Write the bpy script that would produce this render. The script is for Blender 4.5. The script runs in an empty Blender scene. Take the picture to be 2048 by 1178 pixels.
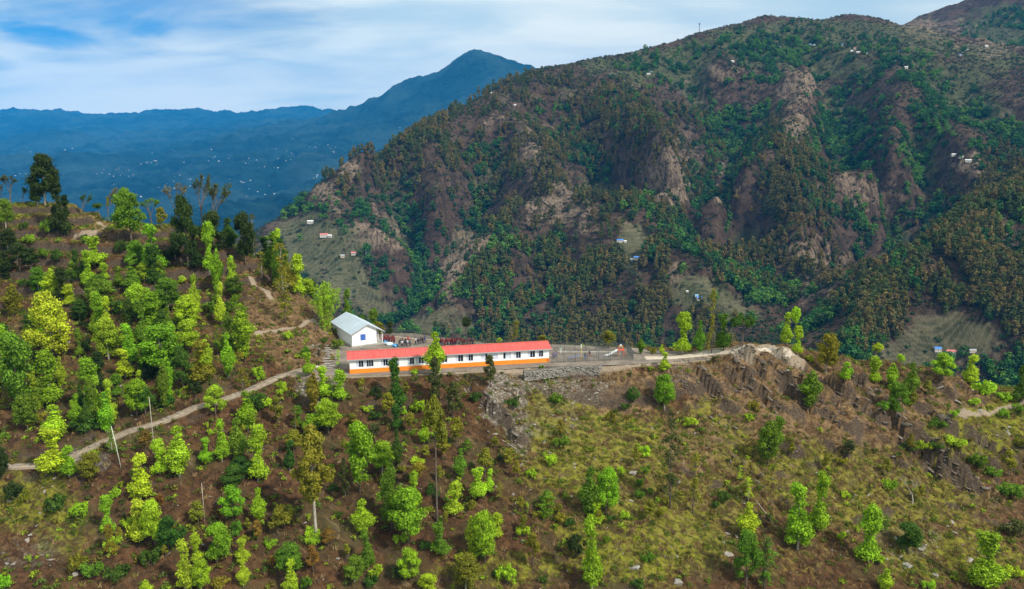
import bpy, math, random
import numpy as np
from mathutils import Vector, Matrix

# ------------------------------------------------------------------ camera, sky, sun, exposure
scene = bpy.context.scene
COL = scene.collection
R = math.radians
FPX = 1607.0                      # focal length in pixels of the 2048 wide photograph
CAMZ = 43.5
PITCH = math.atan((589 - 300) / FPX)
cam_d = bpy.data.cameras.new('camera')
cam_d.sensor_width = 36.0
cam_d.lens = 36.0 * FPX / 2048.0
cam_d.clip_start = 1.0
cam_d.clip_end = 40000.0
cam = bpy.data.objects.new('camera', cam_d)
COL.objects.link(cam)
cam.location = (0, 0, CAMZ)
cam.rotation_euler = (R(90) - PITCH, 0, 0)
scene.camera = cam

SUN_EL, SUN_AZ = R(46), R(126)    # azimuth measured clockwise from +Y: over the right shoulder of the viewer
sun_d = bpy.data.lights.new('sun', 'SUN')
sun_d.energy = 5.0
sun_d.angle = R(3)
sun_d.color = (1.0, 0.93, 0.82)
sun = bpy.data.objects.new('sun', sun_d)
COL.objects.link(sun)
sd = Vector((math.sin(SUN_AZ) * math.cos(SUN_EL), math.cos(SUN_AZ) * math.cos(SUN_EL), math.sin(SUN_EL)))
sun.rotation_euler = sd.to_track_quat('Z', 'Y').to_euler()
sun.location = (200, -200, 500)

scene.view_settings.view_transform = 'Standard'
scene.view_settings.look = 'None'
scene.view_settings.exposure = 0.04
scene.view_settings.gamma = 1.0
scene.view_settings.use_curve_mapping = False
scene.render.engine = 'CYCLES'
scene.cycles.use_denoising = True
scene.cycles.max_bounces = 5
scene.cycles.diffuse_bounces = 3
scene.cycles.glossy_bounces = 2
scene.cycles.transmission_bounces = 3
scene.cycles.transparent_max_bounces = 4
scene.cycles.volume_bounces = 0
scene.cycles.use_fast_gi = False

class NT:
    """small helper to write node trees as expressions"""
    def __init__(self, tree):
        self.t = tree
    def n(self, typ, props=None, **ins):
        nd = self.t.nodes.new(typ)
        for k, v in (props or {}).items():
            setattr(nd, k, v)
        for k, v in ins.items():
            key = int(k[1:]) if (k[0] == 'i' and k[1:].isdigit()) else k.replace('_', ' ')
            s = nd.inputs[key]
            if isinstance(v, bpy.types.NodeSocket):
                self.t.links.new(v, s)
            else:
                try:
                    s.default_value = v
                except Exception:
                    s.default_value = (*v, 1.0)
        return nd
    def math(self, op, a, b=0.0, c=0.0, clamp=False):
        nd = self.n('ShaderNodeMath', {'operation': op, 'use_clamp': clamp}, i0=a, i1=b, i2=c)
        return nd.outputs[0]
    def mix(self, fac, a, b, mode='MIX'):
        nd = self.t.nodes.new('ShaderNodeMix')
        nd.data_type = 'RGBA'; nd.blend_type = mode
        for s, v in ((nd.inputs[0], fac), (nd.inputs[6], a), (nd.inputs[7], b)):
            if isinstance(v, bpy.types.NodeSocket):
                self.t.links.new(v, s)
            else:
                s.default_value = v if not isinstance(v, tuple) or len(v) == 4 else (*v, 1.0)
        return nd.outputs[2]
    def ramp(self, f, lo, hi, a=0.0, b=1.0, smooth=True):
        nd = self.n('ShaderNodeMapRange', {'interpolation_type': 'SMOOTHSTEP' if smooth else 'LINEAR', 'clamp': True}, i0=f, i1=lo, i2=hi, i3=a, i4=b)
        return nd.outputs[0]
    def noise(self, vec, scale, detail=4.0, rough=0.55, dist=0.0):
        nd = self.n('ShaderNodeTexNoise', None, Vector=vec, Scale=scale, Detail=detail, Roughness=rough, Distortion=dist)
        return nd.outputs[0]
    def link(self, a, b):
        self.t.links.new(a, b)

world = bpy.data.worlds.new('World')
scene.world = world
world.use_nodes = True
def build_sky():
    t = NT(world.node_tree)
    world.node_tree.nodes.clear()
    sky = t.n('ShaderNodeTexSky', {'sky_type': 'NISHITA', 'sun_disc': False, 'sun_elevation': SUN_EL, 'sun_rotation': SUN_AZ,
                                   'altitude': 1200.0, 'air_density': 1.0, 'dust_density': 0.6, 'ozone_density': 2.0})
    co = t.n('ShaderNodeTexCoord').outputs['Generated']
    sep = t.n('ShaderNodeSeparateXYZ', None, Vector=co)
    x, y, z = sep.outputs
    zz = t.math('ADD', t.math('MAXIMUM', z, 0.0), 0.22)
    u = t.math('DIVIDE', x, zz)
    v = t.math('DIVIDE', y, zz)
    pl = t.n('ShaderNodeCombineXYZ', None, X=t.math('MULTIPLY', u, 0.55), Y=v, Z=0.0).outputs[0]
    n1 = t.noise(pl, 0.9, 4.0, 0.5, 0.5)
    n2 = t.noise(pl, 3.0, 5.0, 0.55, 0.6)
    # an overcast sheet of cloud with thinner and thicker bands
    thick = t.ramp(t.math('ADD', t.math('MULTIPLY', n1, 0.7), t.math('MULTIPLY', n2, 0.3)), 0.36, 0.58)
    az = t.math('ARCTAN2', x, y)
    el = t.math('ARCSINE', z)
    wob = t.math('MULTIPLY', t.math('SUBTRACT', n2, 0.5), 3.2)
    def gap(a0, e0, ra, re, tilt=0.0, soft=0.25):
        da = t.math('SUBTRACT', az, R(a0))
        de = t.math('SUBTRACT', t.math('SUBTRACT', el, R(e0)), t.math('MULTIPLY', da, tilt))
        q = t.math('ADD', t.math('POWER', t.math('ABSOLUTE', t.math('DIVIDE', da, R(ra))), 2.0), t.math('POWER', t.math('ABSOLUTE', t.math('DIVIDE', de, R(re))), 2.0))
        return t.ramp(t.math('ADD', q, wob), soft - 0.45, 1.9, 1.0, 0.0)
    g = t.math('MAXIMUM', gap(-29.0, 6.75, 3.9, 0.78, -0.07), gap(-24.2, 7.55, 3.5, 0.95, 0.0))
    g2 = t.math('MULTIPLY', gap(-25.5, 8.3, 11.5, 2.4, 0.0, 0.0), 0.85)
    g3 = t.math('MULTIPLY', gap(-18.5, 5.0, 9.0, 0.8, 0.0, 0.0), 0.16)
    g4 = t.math('MULTIPLY', gap(-32.5, 4.9, 1.5, 0.6, 0.0, 0.0), 0.5)
    hole = t.math('MAXIMUM', t.math('MAXIMUM', g, g2), t.math('MAXIMUM', g3, g4))
    cloud_col = t.mix(thick, (9.6, 12.4, 13.0), (16.2, 16.4, 14.4))
    cover = t.math('SUBTRACT', t.ramp(thick, 0.0, 1.0, 0.88, 0.99), t.math('MULTIPLY', hole, 0.85), clamp=True)
    blue = t.mix(1.0, sky.outputs[0], (0.06, 0.80, 1.35), 'MULTIPLY')
    # through the gaps the clear sky stays as it is; elsewhere the cloud sheet covers it
    col = t.mix(cover, t.mix(t.math('MINIMUM', t.math('MULTIPLY', hole, 1.2), 1.0), sky.outputs[0], blue), cloud_col)
    bg = t.n('ShaderNodeBackground', None, Color=col, Strength=0.074)
    out = t.n('ShaderNodeOutputWorld')
    t.link(bg.outputs[0], out.inputs[0])
build_sky()

# ------------------------------------------------------------------ helpers
rng = np.random.default_rng(7)
random.seed(7)

def tanv(py):
    """slope (dz per metre of Y) of the sight line through picture row py"""
    return math.tan(math.atan((589 - py) / FPX) - PITCH)
def P(px, py, Y):
    """a point of the place: the sight line through (px, py) at forward distance Y"""
    z = CAMZ + Y * tanv(py)
    depth = Y * math.cos(PITCH) - (z - CAMZ) * math.sin(PITCH)
    return ((px - 1024) / FPX * depth, Y, z)
def project(X, Y, Z):
    dz = Z - CAMZ
    depth = Y * math.cos(PITCH) - dz * math.sin(PITCH)
    up = Y * math.sin(PITCH) + dz * math.cos(PITCH)
    return 1024 + X / depth * FPX, 589 - up / depth * FPX, depth

def _hash(ix, iy, seed):
    h = (ix.astype(np.int64) * 374761393 + iy.astype(np.int64) * 668265263 + seed * 1442695041) & 0x7fffffff
    h = ((h ^ (h >> 13)) * 1274126177) & 0x7fffffff
    return ((h ^ (h >> 16)) & 0xffff) / 65535.0
def pnoise(x, y, seed=0):
    """gradient noise, about -0.7 to 0.7"""
    ix, iy = np.floor(x), np.floor(y)
    fx, fy = x - ix, y - iy
    ux, uy = fx * fx * fx * (fx * (fx * 6 - 15) + 10), fy * fy * fy * (fy * (fy * 6 - 15) + 10)
    def g(a, b):
        an = _hash(ix + a, iy + b, seed) * 2 * math.pi
        return np.cos(an) * (fx - a) + np.sin(an) * (fy - b)
    return (g(0, 0) * (1 - ux) + g(1, 0) * ux) * (1 - uy) + (g(0, 1) * (1 - ux) + g(1, 1) * ux) * uy
def fbm(x, y, octv=5, seed=0, gain=0.5, lac=2.03):
    s, a = 0.0, 1.0
    for o in range(octv):
        s = s + a * pnoise(x, y, seed + o * 17)
        x, y, a = x * lac + 3.1, y * lac - 1.7, a * gain
    return s
def ridged(x, y, octv=4, seed=0, gain=0.5):
    s, a = 0.0, 1.0
    for o in range(octv):
        s = s + a * (1 - 2.2 * np.abs(pnoise(x, y, seed + o * 13)))
        x, y, a = x * 2.05 + 1.3, y * 2.05 + 4.4, a * gain
    return s

class RBF:
    def __init__(self, pts, c, lam=0.02):
        p = np.array(pts, float)
        self.x, self.c = p[:, :2], c
        n = len(p)
        d = np.sqrt(((self.x[:, None] - self.x[None]) ** 2).sum(2) + c * c)
        A = np.zeros((n + 3, n + 3))
        A[:n, :n] = -d + np.eye(n) * lam * c
        A[:n, n] = 1; A[:n, n + 1:] = self.x
        A[n, :n] = 1; A[n + 1:, :n] = self.x.T
        b = np.zeros(n + 3); b[:n] = p[:, 2]
        self.w = np.linalg.lstsq(A, b, rcond=None)[0]
    def __call__(self, X, Y):
        sh = X.shape
        X, Y = X.ravel(), Y.ravel()
        out = np.empty(len(X))
        for i in range(0, len(X), 20000):
            s = slice(i, i + 20000)
            d = np.sqrt((X[s, None] - self.x[None, :, 0]) ** 2 + (Y[s, None] - self.x[None, :, 1]) ** 2 + self.c ** 2)
            n = len(self.x)
            out[s] = -d @ self.w[:n] + self.w[n] + self.w[n + 1] * X[s] + self.w[n + 2] * Y[s]
        return out.reshape(sh)

def mesh_np(name, verts, faces, smooth=False):
    """verts (n,3), faces (m,k) with k 3 or 4"""
    verts = np.asarray(verts, np.float32); faces = np.asarray(faces, np.int32)
    me = bpy.data.meshes.new(name)
    n, m, k = len(verts), len(faces), faces.shape[1]
    me.vertices.add(n); me.vertices.foreach_set('co', verts.ravel())
    me.loops.add(m * k); me.loops.foreach_set('vertex_index', faces.ravel())
    me.polygons.add(m)
    me.polygons.foreach_set('loop_start', np.arange(0, m * k, k, dtype=np.int32))
    me.polygons.foreach_set('use_smooth', np.full(m, smooth, dtype=bool))
    me.update(calc_edges=True)
    return me
def grid_faces(nu, nv):
    a = (np.arange(nv - 1)[:, None] * nu + np.arange(nu - 1)[None]).ravel()
    return np.stack([a, a + 1, a + nu + 1, a + nu], 1)
def add_attr(me, name, arr):
    if arr.ndim == 1:
        at = me.attributes.new(name, 'FLOAT', 'POINT'); at.data.foreach_set('value', arr.astype(np.float32))
    else:
        at = me.attributes.new(name, 'FLOAT_COLOR', 'POINT')
        a4 = np.ones((len(arr), 4), np.float32); a4[:, :arr.shape[1]] = arr
        at.data.foreach_set('color', a4.ravel())
def obj(name, me, mat=None, parent=None, loc=None, rz=None):
    o = bpy.data.objects.new(name, me)
    COL.objects.link(o)
    if mat is not None and me is not None and len(me.materials) == 0:
        for m in (mat if isinstance(mat, (list, tuple)) else [mat]):
            me.materials.append(m)
    if parent is not None: o.parent = parent
    if loc is not None: o.location = loc
    if rz is not None: o.rotation_euler = (0, 0, rz)
    return o
def empty(name, loc=(0, 0, 0), rz=0.0):
    o = bpy.data.objects.new(name, None)
    COL.objects.link(o)
    o.location = loc; o.rotation_euler = (0, 0, rz); o.empty_display_size = 0.5
    return o
def tag(o, label=None, cat=None, group=None, kind=None):
    if label: o['label'] = label
    if cat: o['category'] = cat
    if group: o['group'] = group
    if kind: o['kind'] = kind
    return o

class MB:
    """collects simple solids into one mesh"""
    def __init__(self):
        self.v, self.f, self.m = [], [], []
    def add(self, vs, fs, mi=0):
        b = len(self.v)
        self.v += [tuple(v) for v in vs]
        self.f += [tuple(b + i for i in f) for f in fs]
        self.m += [mi] * len(fs)
        return self
    def box(self, x0, x1, y0, y1, z0, z1, mi=0):
        vs = [(x0, y0, z0), (x1, y0, z0), (x1, y1, z0), (x0, y1, z0), (x0, y0, z1), (x1, y0, z1), (x1, y1, z1), (x0, y1, z1)]
        return self.add(vs, [(0, 3, 2, 1), (4, 5, 6, 7), (0, 1, 5, 4), (1, 2, 6, 5), (2, 3, 7, 6), (3, 0, 4, 7)], mi)
    def tube(self, pts, rad, n=6, mi=0, cap=True):
        """pts list of points, rad list of radii"""
        pts = [Vector(p) for p in pts]
        rings = []
        for i, p in enumerate(pts):
            d = (pts[min(i + 1, len(pts) - 1)] - pts[max(i - 1, 0)])
            d = d.normalized() if d.length > 1e-9 else Vector((0, 0, 1))
            a = d.orthogonal().normalized() if abs(d.z) > 0.9 else Vector((0, 0, 1)).cross(d).normalized()
            b = d.cross(a)
            r = rad[i] if isinstance(rad, (list, tuple)) else rad
            rings.append([p + (a * math.cos(2 * math.pi * k / n) + b * math.sin(2 * math.pi * k / n)) * r for k in range(n)])
        vs = [v for r_ in rings for v in r_]
        fs = []
        for i in range(len(pts) - 1):
            for k in range(n):
                fs.append((i * n + k, i * n + (k + 1) % n, (i + 1) * n + (k + 1) % n, (i + 1) * n + k))
        if cap:
            fs.append(tuple(reversed(range(n)))); fs.append(tuple((len(pts) - 1) * n + k for k in range(n)))
        return self.add(vs, fs, mi)
    def mesh(self, name, smooth=False):
        me = bpy.data.meshes.new(name)
        me.from_pydata(self.v, [], self.f)
        me.polygons.foreach_set('material_index', self.m)
        if smooth: me.polygons.foreach_set('use_smooth', [True] * len(self.f))
        me.update()
        return me
    def build(self, name, mat, parent=None, loc=None, rz=None, smooth=False):
        return obj(name, self.mesh(name, smooth), mat, parent, loc, rz)

# ------------------------------------------------------------------ materials
def new_mat(name):
    m = bpy.data.materials.new(name); m.use_nodes = True
    m.node_tree.nodes.clear()
    t = NT(m.node_tree)
    out = t.n('ShaderNodeOutputMaterial')
    return m, t, out
def simple_mat(name, col, rough=0.7, var=0.12, scale=3.0, metal=0.0, bump=0.0, dirt=None):
    m, t, out = new_mat(name)
    co = t.n('ShaderNodeTexCoord').outputs['Object']
    nz = t.noise(co, scale, 5.0, 0.6)
    dark = tuple(c * (1 - var) for c in col); lite = tuple(min(1, c * (1 + var)) for c in col)
    c = t.mix(t.ramp(nz, 0.3, 0.7), dark, lite)
    if dirt:
        n2 = t.noise(co, scale * 0.37, 6.0, 0.7, 0.8)
        c = t.mix(t.ramp(n2, 0.52, 0.75, 0.0, 0.55), c, dirt)
    b = t.n('ShaderNodeBsdfPrincipled', None, Base_Color=c, Roughness=rough, Metallic=metal)
    if bump:
        bp = t.n('ShaderNodeBump', None, Strength=bump, Distance=0.02, Height=t.noise(co, scale * 6, 4.0))
        t.link(bp.outputs[0], b.inputs['Normal'])
    t.link(b.outputs[0], out.inputs[0])
    return m
def leaf_mat(name, spread=0.5, trans=0.24, own=None):
    """leaf colour = the object's own colour (or a given one), varied leaf by leaf"""
    m, t, out = new_mat(name)
    oi = t.n('ShaderNodeObjectInfo')
    src = oi.outputs['Color'] if own is None else t.n('ShaderNodeRGB').outputs[0]
    if own is not None: src.default_value = (*own, 1)
    tone = t.n('ShaderNodeAttribute', {'attribute_name': 'tone'}).outputs['Fac']
    hue = t.n('ShaderNodeHueSaturation', None, Color=src,
              Hue=t.math('ADD', 0.485, t.math('MULTIPLY', oi.outputs['Random'], 0.03)),
              Saturation=1.0, Value=t.math('ADD', 1.0 - spread, t.math('MULTIPLY', tone, 2 * spread)))
    c = hue.outputs[0]
    d = t.n('ShaderNodeBsdfPrincipled', None, Base_Color=c, Roughness=0.6)
    d.inputs['Specular IOR Level'].default_value = 0.15
    tr = t.n('ShaderNodeBsdfTranslucent', None, Color=t.mix(1.0, c, (1.1, 1.25, 0.5), 'MULTIPLY'))
    mx = t.n('ShaderNodeMixShader', None, i0=trans, i1=d.outputs[0], i2=tr.outputs[0])
    t.link(mx.outputs[0], out.inputs[0])
    return m
_own = {}
def leaf_of(col, needle=False):
    k = (tuple(round(c, 3) for c in col), needle)
    if k not in _own: _own[k] = leaf_mat('foliage', 0.34, 0.2, col)
    return _own[k]
M_LEAF = leaf_mat('leaf')
M_NEEDLE = leaf_mat('needles', 0.34, 0.18)
M_BARK = simple_mat('bark_brown', (0.11, 0.085, 0.065), 0.9, 0.35, 4.0)
M_BARK_PALE = simple_mat('bark_pale', (0.34, 0.31, 0.26), 0.9, 0.3, 4.0, dirt=(0.10, 0.08, 0.06))
# ------------------------------------------------------------------ the near hillside
def blob(px, py, lst, warp=28.0):
    w = np.zeros_like(px)
    px, py = px + warp * fbm(px / 45, py / 45, 4, 301, 0.6), py + warp * 0.8 * fbm(px / 45, py / 45, 4, 311, 0.6)
    for (cx, cy, rx, ry, a) in lst:
        q = ((px - cx) / rx) ** 2 + ((py - cy) / ry) ** 2
        w = np.maximum(w, a * np.clip(1.35 - q * 0.75, 0, 1))
    return np.clip(w, 0, 1)

near_px = [  # picture column, row, forward distance
    # wooded hill above the footpath
    (0, 1178, 104), (0, 1060, 114), (0, 930, 125), (0, 800, 144), (0, 680, 163), (0, 560, 185), (0, 470, 202), (0, 412, 216),
    (-250, 1100, 104), (-250, 900, 124), (-250, 640, 165), (-250, 440, 205), (-250, 370, 222),
    (110, 404, 218), (190, 437, 216), (300, 445, 214), (370, 462, 211), (430, 480, 207), (480, 505, 203), (530, 555, 197), (580, 598, 191), (625, 640, 184),
    (200, 1178, 106), (200, 1050, 116), (150, 910, 127), (200, 780, 146), (200, 660, 166), (200, 540, 188),
    (420, 1178, 108), (420, 1000, 122), (420, 805, 141), (420, 690, 163), (420, 580, 187),
    (560, 755, 153), (560, 690, 167), (560, 640, 179), (620, 700, 166),
    # slope below the school
    (600, 1178, 110), (600, 1000, 125), (600, 850, 141), (720, 800, 148), (850, 1178, 112), (850, 950, 131), (850, 800, 149),
    (1024, 1178, 113), (1024, 950, 132), (1024, 800, 151), (1100, 775, 156),
    (1200, 1178, 114), (1200, 980, 131), (1200, 850, 147), (1210, 765, 159), (1330, 740, 163),
    # bank and knoll beyond the playground
    (1350, 722, 165), (1430, 706, 168), (1500, 692, 171), (1545, 695, 170), (1600, 716, 168), (1660, 742, 166), (1720, 766, 165), (1770, 768, 165), (1850, 750, 167),
    (1910, 765, 168), (1960, 788, 167), (2048, 802, 168), (2250, 850, 165),
    (1450, 800, 156), (1450, 950, 138), (1450, 1178, 115), (1600, 850, 151), (1600, 1000, 135), (1600, 1178, 117),
    (1760, 900, 149), (1760, 1050, 133), (1760, 1178, 119), (1950, 870, 158), (1950, 960, 147), (1950, 1080, 133), (1950, 1178, 122),
    (2200, 950, 152), (2200, 1178, 125), (1850, 830, 160), (2048, 1178, 124), (2048, 1000, 143),
]
near = [P(*c) for c in near_px]
near += [(x, y, 0.0) for x, y in [(-40, 156), (-30, 155), (-15, 158), (0, 161), (8, 163), (16, 164), (26, 165), (-38, 168), (-28, 172), (-12, 172), (4, 174),
                                  (16, 173), (26, 172), (-30, 182), (-20, 181), (-10, 177), (36, 166)]]
near += [(-150, 250, 8), (-100, 250, 2), (-60, 245, -6), (-45, 215, -8), (-30, 205, -10), (0, 192, -9), (20, 190, -9), (45, 185, -8), (70, 186, -8), (90, 184, -12), (115, 185, -14),
         (-190, 250, 12), (-200, 310, -30), (-150, 320, -45), (-80, 320, -60), (0, 300, -75), (70, 300, -78), (150, 300, -80), (220, 300, -85), (160, 200, -25), (200, 220, -40),
         (0, 235, -38), (60, 235, -38), (120, 235, -42), (-45, 260, -30),
         (-150, 70, -34), (-70, 70, -40), (0, 70, -46), (70, 70, -48), (150, 70, -48), (-150, 30, -58), (0, 30, -68), (150, 30, -70), (0, 0, -84), (-150, 0, -74), (150, 0, -86)]
near_rbf = RBF(near, 9.0)
GX0, GX1, GY0, GY1, GD = -200.0, 220.0, 30.0, 330.0, 0.6
gx = np.arange(GX0, GX1 + .01, GD); gy = np.arange(GY0, GY1 + .01, GD)
NX, NY = np.meshgrid(gx, gy)
# coarse evaluation, then bilinear refinement of the smooth part
cs = 4
cx_ = np.arange(GX0, GX1 + cs * GD + .01, cs * GD); cy_ = np.arange(GY0, GY1 + cs * GD + .01, cs * GD)
CZ = near_rbf(*np.meshgrid(cx_, cy_))
def bil(Z, x0, y0, d, X, Y):
    fx = np.clip((np.asarray(X, float) - x0) / d, 0, Z.shape[1] - 1.001); fy = np.clip((np.asarray(Y, float) - y0) / d, 0, Z.shape[0] - 1.001)
    ix, iy = fx.astype(int), fy.astype(int); fx, fy = fx - ix, fy - iy
    return (Z[iy, ix] * (1 - fx) + Z[iy, ix + 1] * fx) * (1 - fy) + (Z[iy + 1, ix] * (1 - fx) + Z[iy + 1, ix + 1] * fx) * fy
NZ = bil(CZ, GX0, GY0, cs * GD, NX, NY)
NZ0 = NZ.copy()

def seg_dist(X, Y, line):
    """distance to a polyline, signed by the side (positive to its left), and the parameter along it"""
    best = np.full(X.shape, 1e9); sgn = np.zeros(X.shape); par = np.zeros(X.shape)
    L = 0.0
    for (ax, ay), (bx, by) in zip(line[:-1], line[1:]):
        dx, dy = bx - ax, by - ay
        l2 = dx * dx + dy * dy; l = math.sqrt(l2)
        t = np.clip(((X - ax) * dx + (Y - ay) * dy) / l2, 0, 1)
        d = np.hypot(X - ax - t * dx, Y - ay - t * dy)
        m = d < best
        best = np.where(m, d, best); sgn = np.where(m, np.sign(dx * (Y - ay) - dy * (X - ax)), sgn); par = np.where(m, L + t * l, par)
        L += l
    return best, sgn, par, L
def hit0(px, py):
    """where the sight line meets the smooth hillside"""
    Ys = np.arange(85, 300, 0.25)
    t = tanv(py); zs = CAMZ + Ys * t
    xs = (px - 1024) / FPX * (Ys * math.cos(PITCH) - (zs - CAMZ) * math.sin(PITCH))
    h = bil(NZ, GX0, GY0, GD, xs, Ys)
    k = np.argmax(zs <= h)
    if zs[k] > h[k]: return None
    return float(xs[k]), float(Ys[k])

# roughness of the ground: lumps, rills running down the slope, terraces on the hilltop
pxg, pyg, _ = project(NX, np.maximum(NY, 30), NZ)
pad_poly = [(-43, 152.5), (-31, 151.8), (-12, 154.5), (8, 158.8), (24, 160.2), (33, 162.5), (42, 164.5), (42, 168), (27, 174.5), (12, 177.5), (-6, 179), (-24, 189), (-40, 190), (-40, 172), (-36, 164)]
def in_poly(X, Y, poly):
    c = np.zeros(X.shape, bool)
    n = len(poly)
    for i in range(n):
        (x1, y1), (x2, y2) = poly[i], poly[(i + 1) % n]
        cond = ((y1 > Y) != (y2 > Y)) & (X < (x2 - x1) * (Y - y1) / (y2 - y1 + 1e-12) + x1)
        c ^= cond
    return c
pad_d = seg_dist(NX, NY, pad_poly + [pad_poly[0]])[0] * np.where(in_poly(NX, NY, pad_poly), -1, 1)
off_pad = np.clip(pad_d / 7.0, 0, 1)
lump = fbm(NX / 16, NY / 16, 5, 3, .55) * 1.7 + fbm(NX / 3.2, NY / 3.2, 3, 9) * 0.5
rill = ridged((NX + NY * 0.35) / 9.0, (NY - NX * 0.3) / 30.0, 3, 21) * 0.42
bankside = blob(pxg, pyg, [(1470, 760, 190, 70, 1), (1700, 830, 200, 90, 1), (1850, 930, 150, 90, .8)])
NZ = NZ + (lump + rill * (0.6 + 1.4 * bankside)) * off_pad
# tilted strata standing out of the right-hand slope
strat_m = np.clip(blob(pxg, pyg, [(1470, 765, 200, 80, 1), (1660, 820, 190, 90, 1), (1830, 900, 190, 90, 1), (1960, 980, 130, 70, .8), (1480, 930, 90, 60, .7), (1860, 770, 110, 40, 1), (980, 830, 60, 70, .7), (1250, 800, 120, 40, .5), (1620, 920, 330, 130, .55)]), 0, 1)
strat_m = strat_m * (1 - blob(pxg, pyg, [(1530, 696, 90, 15, 1), (1440, 708, 70, 10, 1)], 3.0))
qs = (0.77 * NX + NY) / 1.26 + 2.2 * fbm(NX / 14, NY / 14, 4, 401)
for per, am, sd in ((6.4, 2.3, 411), (2.6, 0.8, 421)):
    sw_ = qs / per + .35 * fbm(NX / 5, NY / 5, 3, sd)
    sw_ = sw_ - np.floor(sw_)
    NZ = NZ + am * (np.clip((1 - sw_) / .82, 0, 1) * np.clip(sw_ / .12, 0, 1) - .45) * strat_m * np.clip(.45 + 2.4 * fbm(NX / 11, NY / 11, 3, sd + 5), 0, 1) * off_pad
# terraces of the hilltop
ter = blob(pxg, pyg, [(180, 500, 380, 130, 1), (-150, 470, 300, 150, 1), (430, 560, 130, 80, .7)]) * np.clip((NZ - 4) / 6, 0, 1)
stp = 2.6
zq = NZ + fbm(NX / 22, NY / 22, 3, 44) * 0.9
k = np.floor(zq / stp); fr = zq / stp - k
tz = (k + np.clip((fr - 0.62) / 0.30, 0, 1)) * stp + 0.25 * fr
NZ = NZ + (tz - zq) * ter * 1.0
# rock ledges dipping down to the right (world lines found on the smooth hillside)
ledge_px = [
    [(1370, 735), (1420, 775), (1460, 800)], [(1430, 712), (1500, 770), (1570, 830)], [(1500, 715), (1570, 765), (1640, 800)],
    [(1540, 702), (1580, 735), (1610, 765)], [(1455, 905), (1500, 945), (1560, 990)], [(1430, 825), (1462, 852)],
    [(1650, 770), (1720, 815), (1790, 850), (1840, 900), (1900, 945)], [(1690, 745), (1760, 790)], [(1840, 742), (1885, 772)], [(1600, 760), (1700, 826)],
    [(1850, 905), (1930, 960), (2010, 1000)], [(1400, 718), (1450, 752), (1500, 800)], [(1470, 705), (1530, 752), (1600, 800), (1650, 838)], [(1350, 760), (1400, 800)], [(1720, 790), (1800, 860), (1870, 930), (1950, 985)], [(920, 760), (960, 800), (1010, 850), (1040, 900)], [(1880, 830), (1960, 880), (2040, 930)],
]
LEDGES = []
for L in ledge_px:
    w = [hit0(*p) for p in L]
    w = [p for p in w if p]
    if len(w) > 1: LEDGES.append(w)
for i, w in enumerate(LEDGES):
    d, s, par, LL = seg_dist(NX, NY, w)
    along = np.clip(par / 4, 0, 1) * np.clip((LL - par) / 4, 0, 1)
    dd = d * s + fbm(NX / 5, NY / 5, 3, 60 + i) * 1.3
    amp = (1.7 + 1.2 * fbm(par / 5, par * 0 + i, 2, 5)) * along * (d < 9)
    NZ = NZ + np.where(dd > 0, 1.0, 0.0) * np.exp(-np.abs(dd) / 2.6) * amp * 1.2 - np.where(dd <= 0, 1, 0) * np.exp(-np.abs(dd) / 1.2) * amp * 0.7
# the levelled school ground: flat inside, a short bank outside
NZ = np.where(pad_d < 0, 0.0, np.where(pad_d < 7, NZ * np.clip(pad_d / 7, 0, 1) ** 0.7 + 0.0, NZ))
# the ground falls away below the retaining wall
wl_ = blob(pxg, pyg, [(1130, 752, 105, 26, 1)], 4.0) * np.clip(pad_d / 0.5, 0, 1) * np.clip((7 - pad_d) / 5, 0, 1)
NZ = NZ - 1.5 * wl_
# footpath cut into the slope
path_px = [(-60, 932), (20, 931), (95, 928), (150, 908), (205, 884), (260, 866), (330, 842), (390, 818), (440, 800), (500, 778), (560, 752), (605, 740), (640, 738)]
path_w = [hit0(*p) for p in path_px]
path_w = [p for p in path_w if p]
d, s, par, LL = seg_dist(NX, NY, path_w)
pw = np.array(path_w)
seg = np.concatenate([[0], np.cumsum(np.hypot(*np.diff(pw, axis=0).T))])
pz = bil(NZ0, GX0, GY0, GD, pw[:, 0], pw[:, 1])
zc = np.interp(par, seg, pz)
wgt = np.clip(1 - (d - 1.0) / 2.2, 0, 1)
wgt = wgt * wgt * (3 - 2 * wgt) * np.clip(pad_d / 2.0, 0, 1)
NZ = NZ * (1 - wgt) + zc * wgt
# second trail winding up the hill behind the house, and the one on the hilltop
trail_px = [[(655, 668), (630, 640), (600, 655), (560, 660), (515, 668)], [(545, 600), (520, 575), (500, 555)], [(150, 478), (190, 470), (215, 455), (200, 450)], [(2048, 803), (1990, 822), (1950, 830), (1900, 822)]]
TRAILS = []
for L in trail_px:
    w = [hit0(*p) for p in L]; w = [p for p in w if p]
    if len(w) > 1: TRAILS.append(w)

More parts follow.
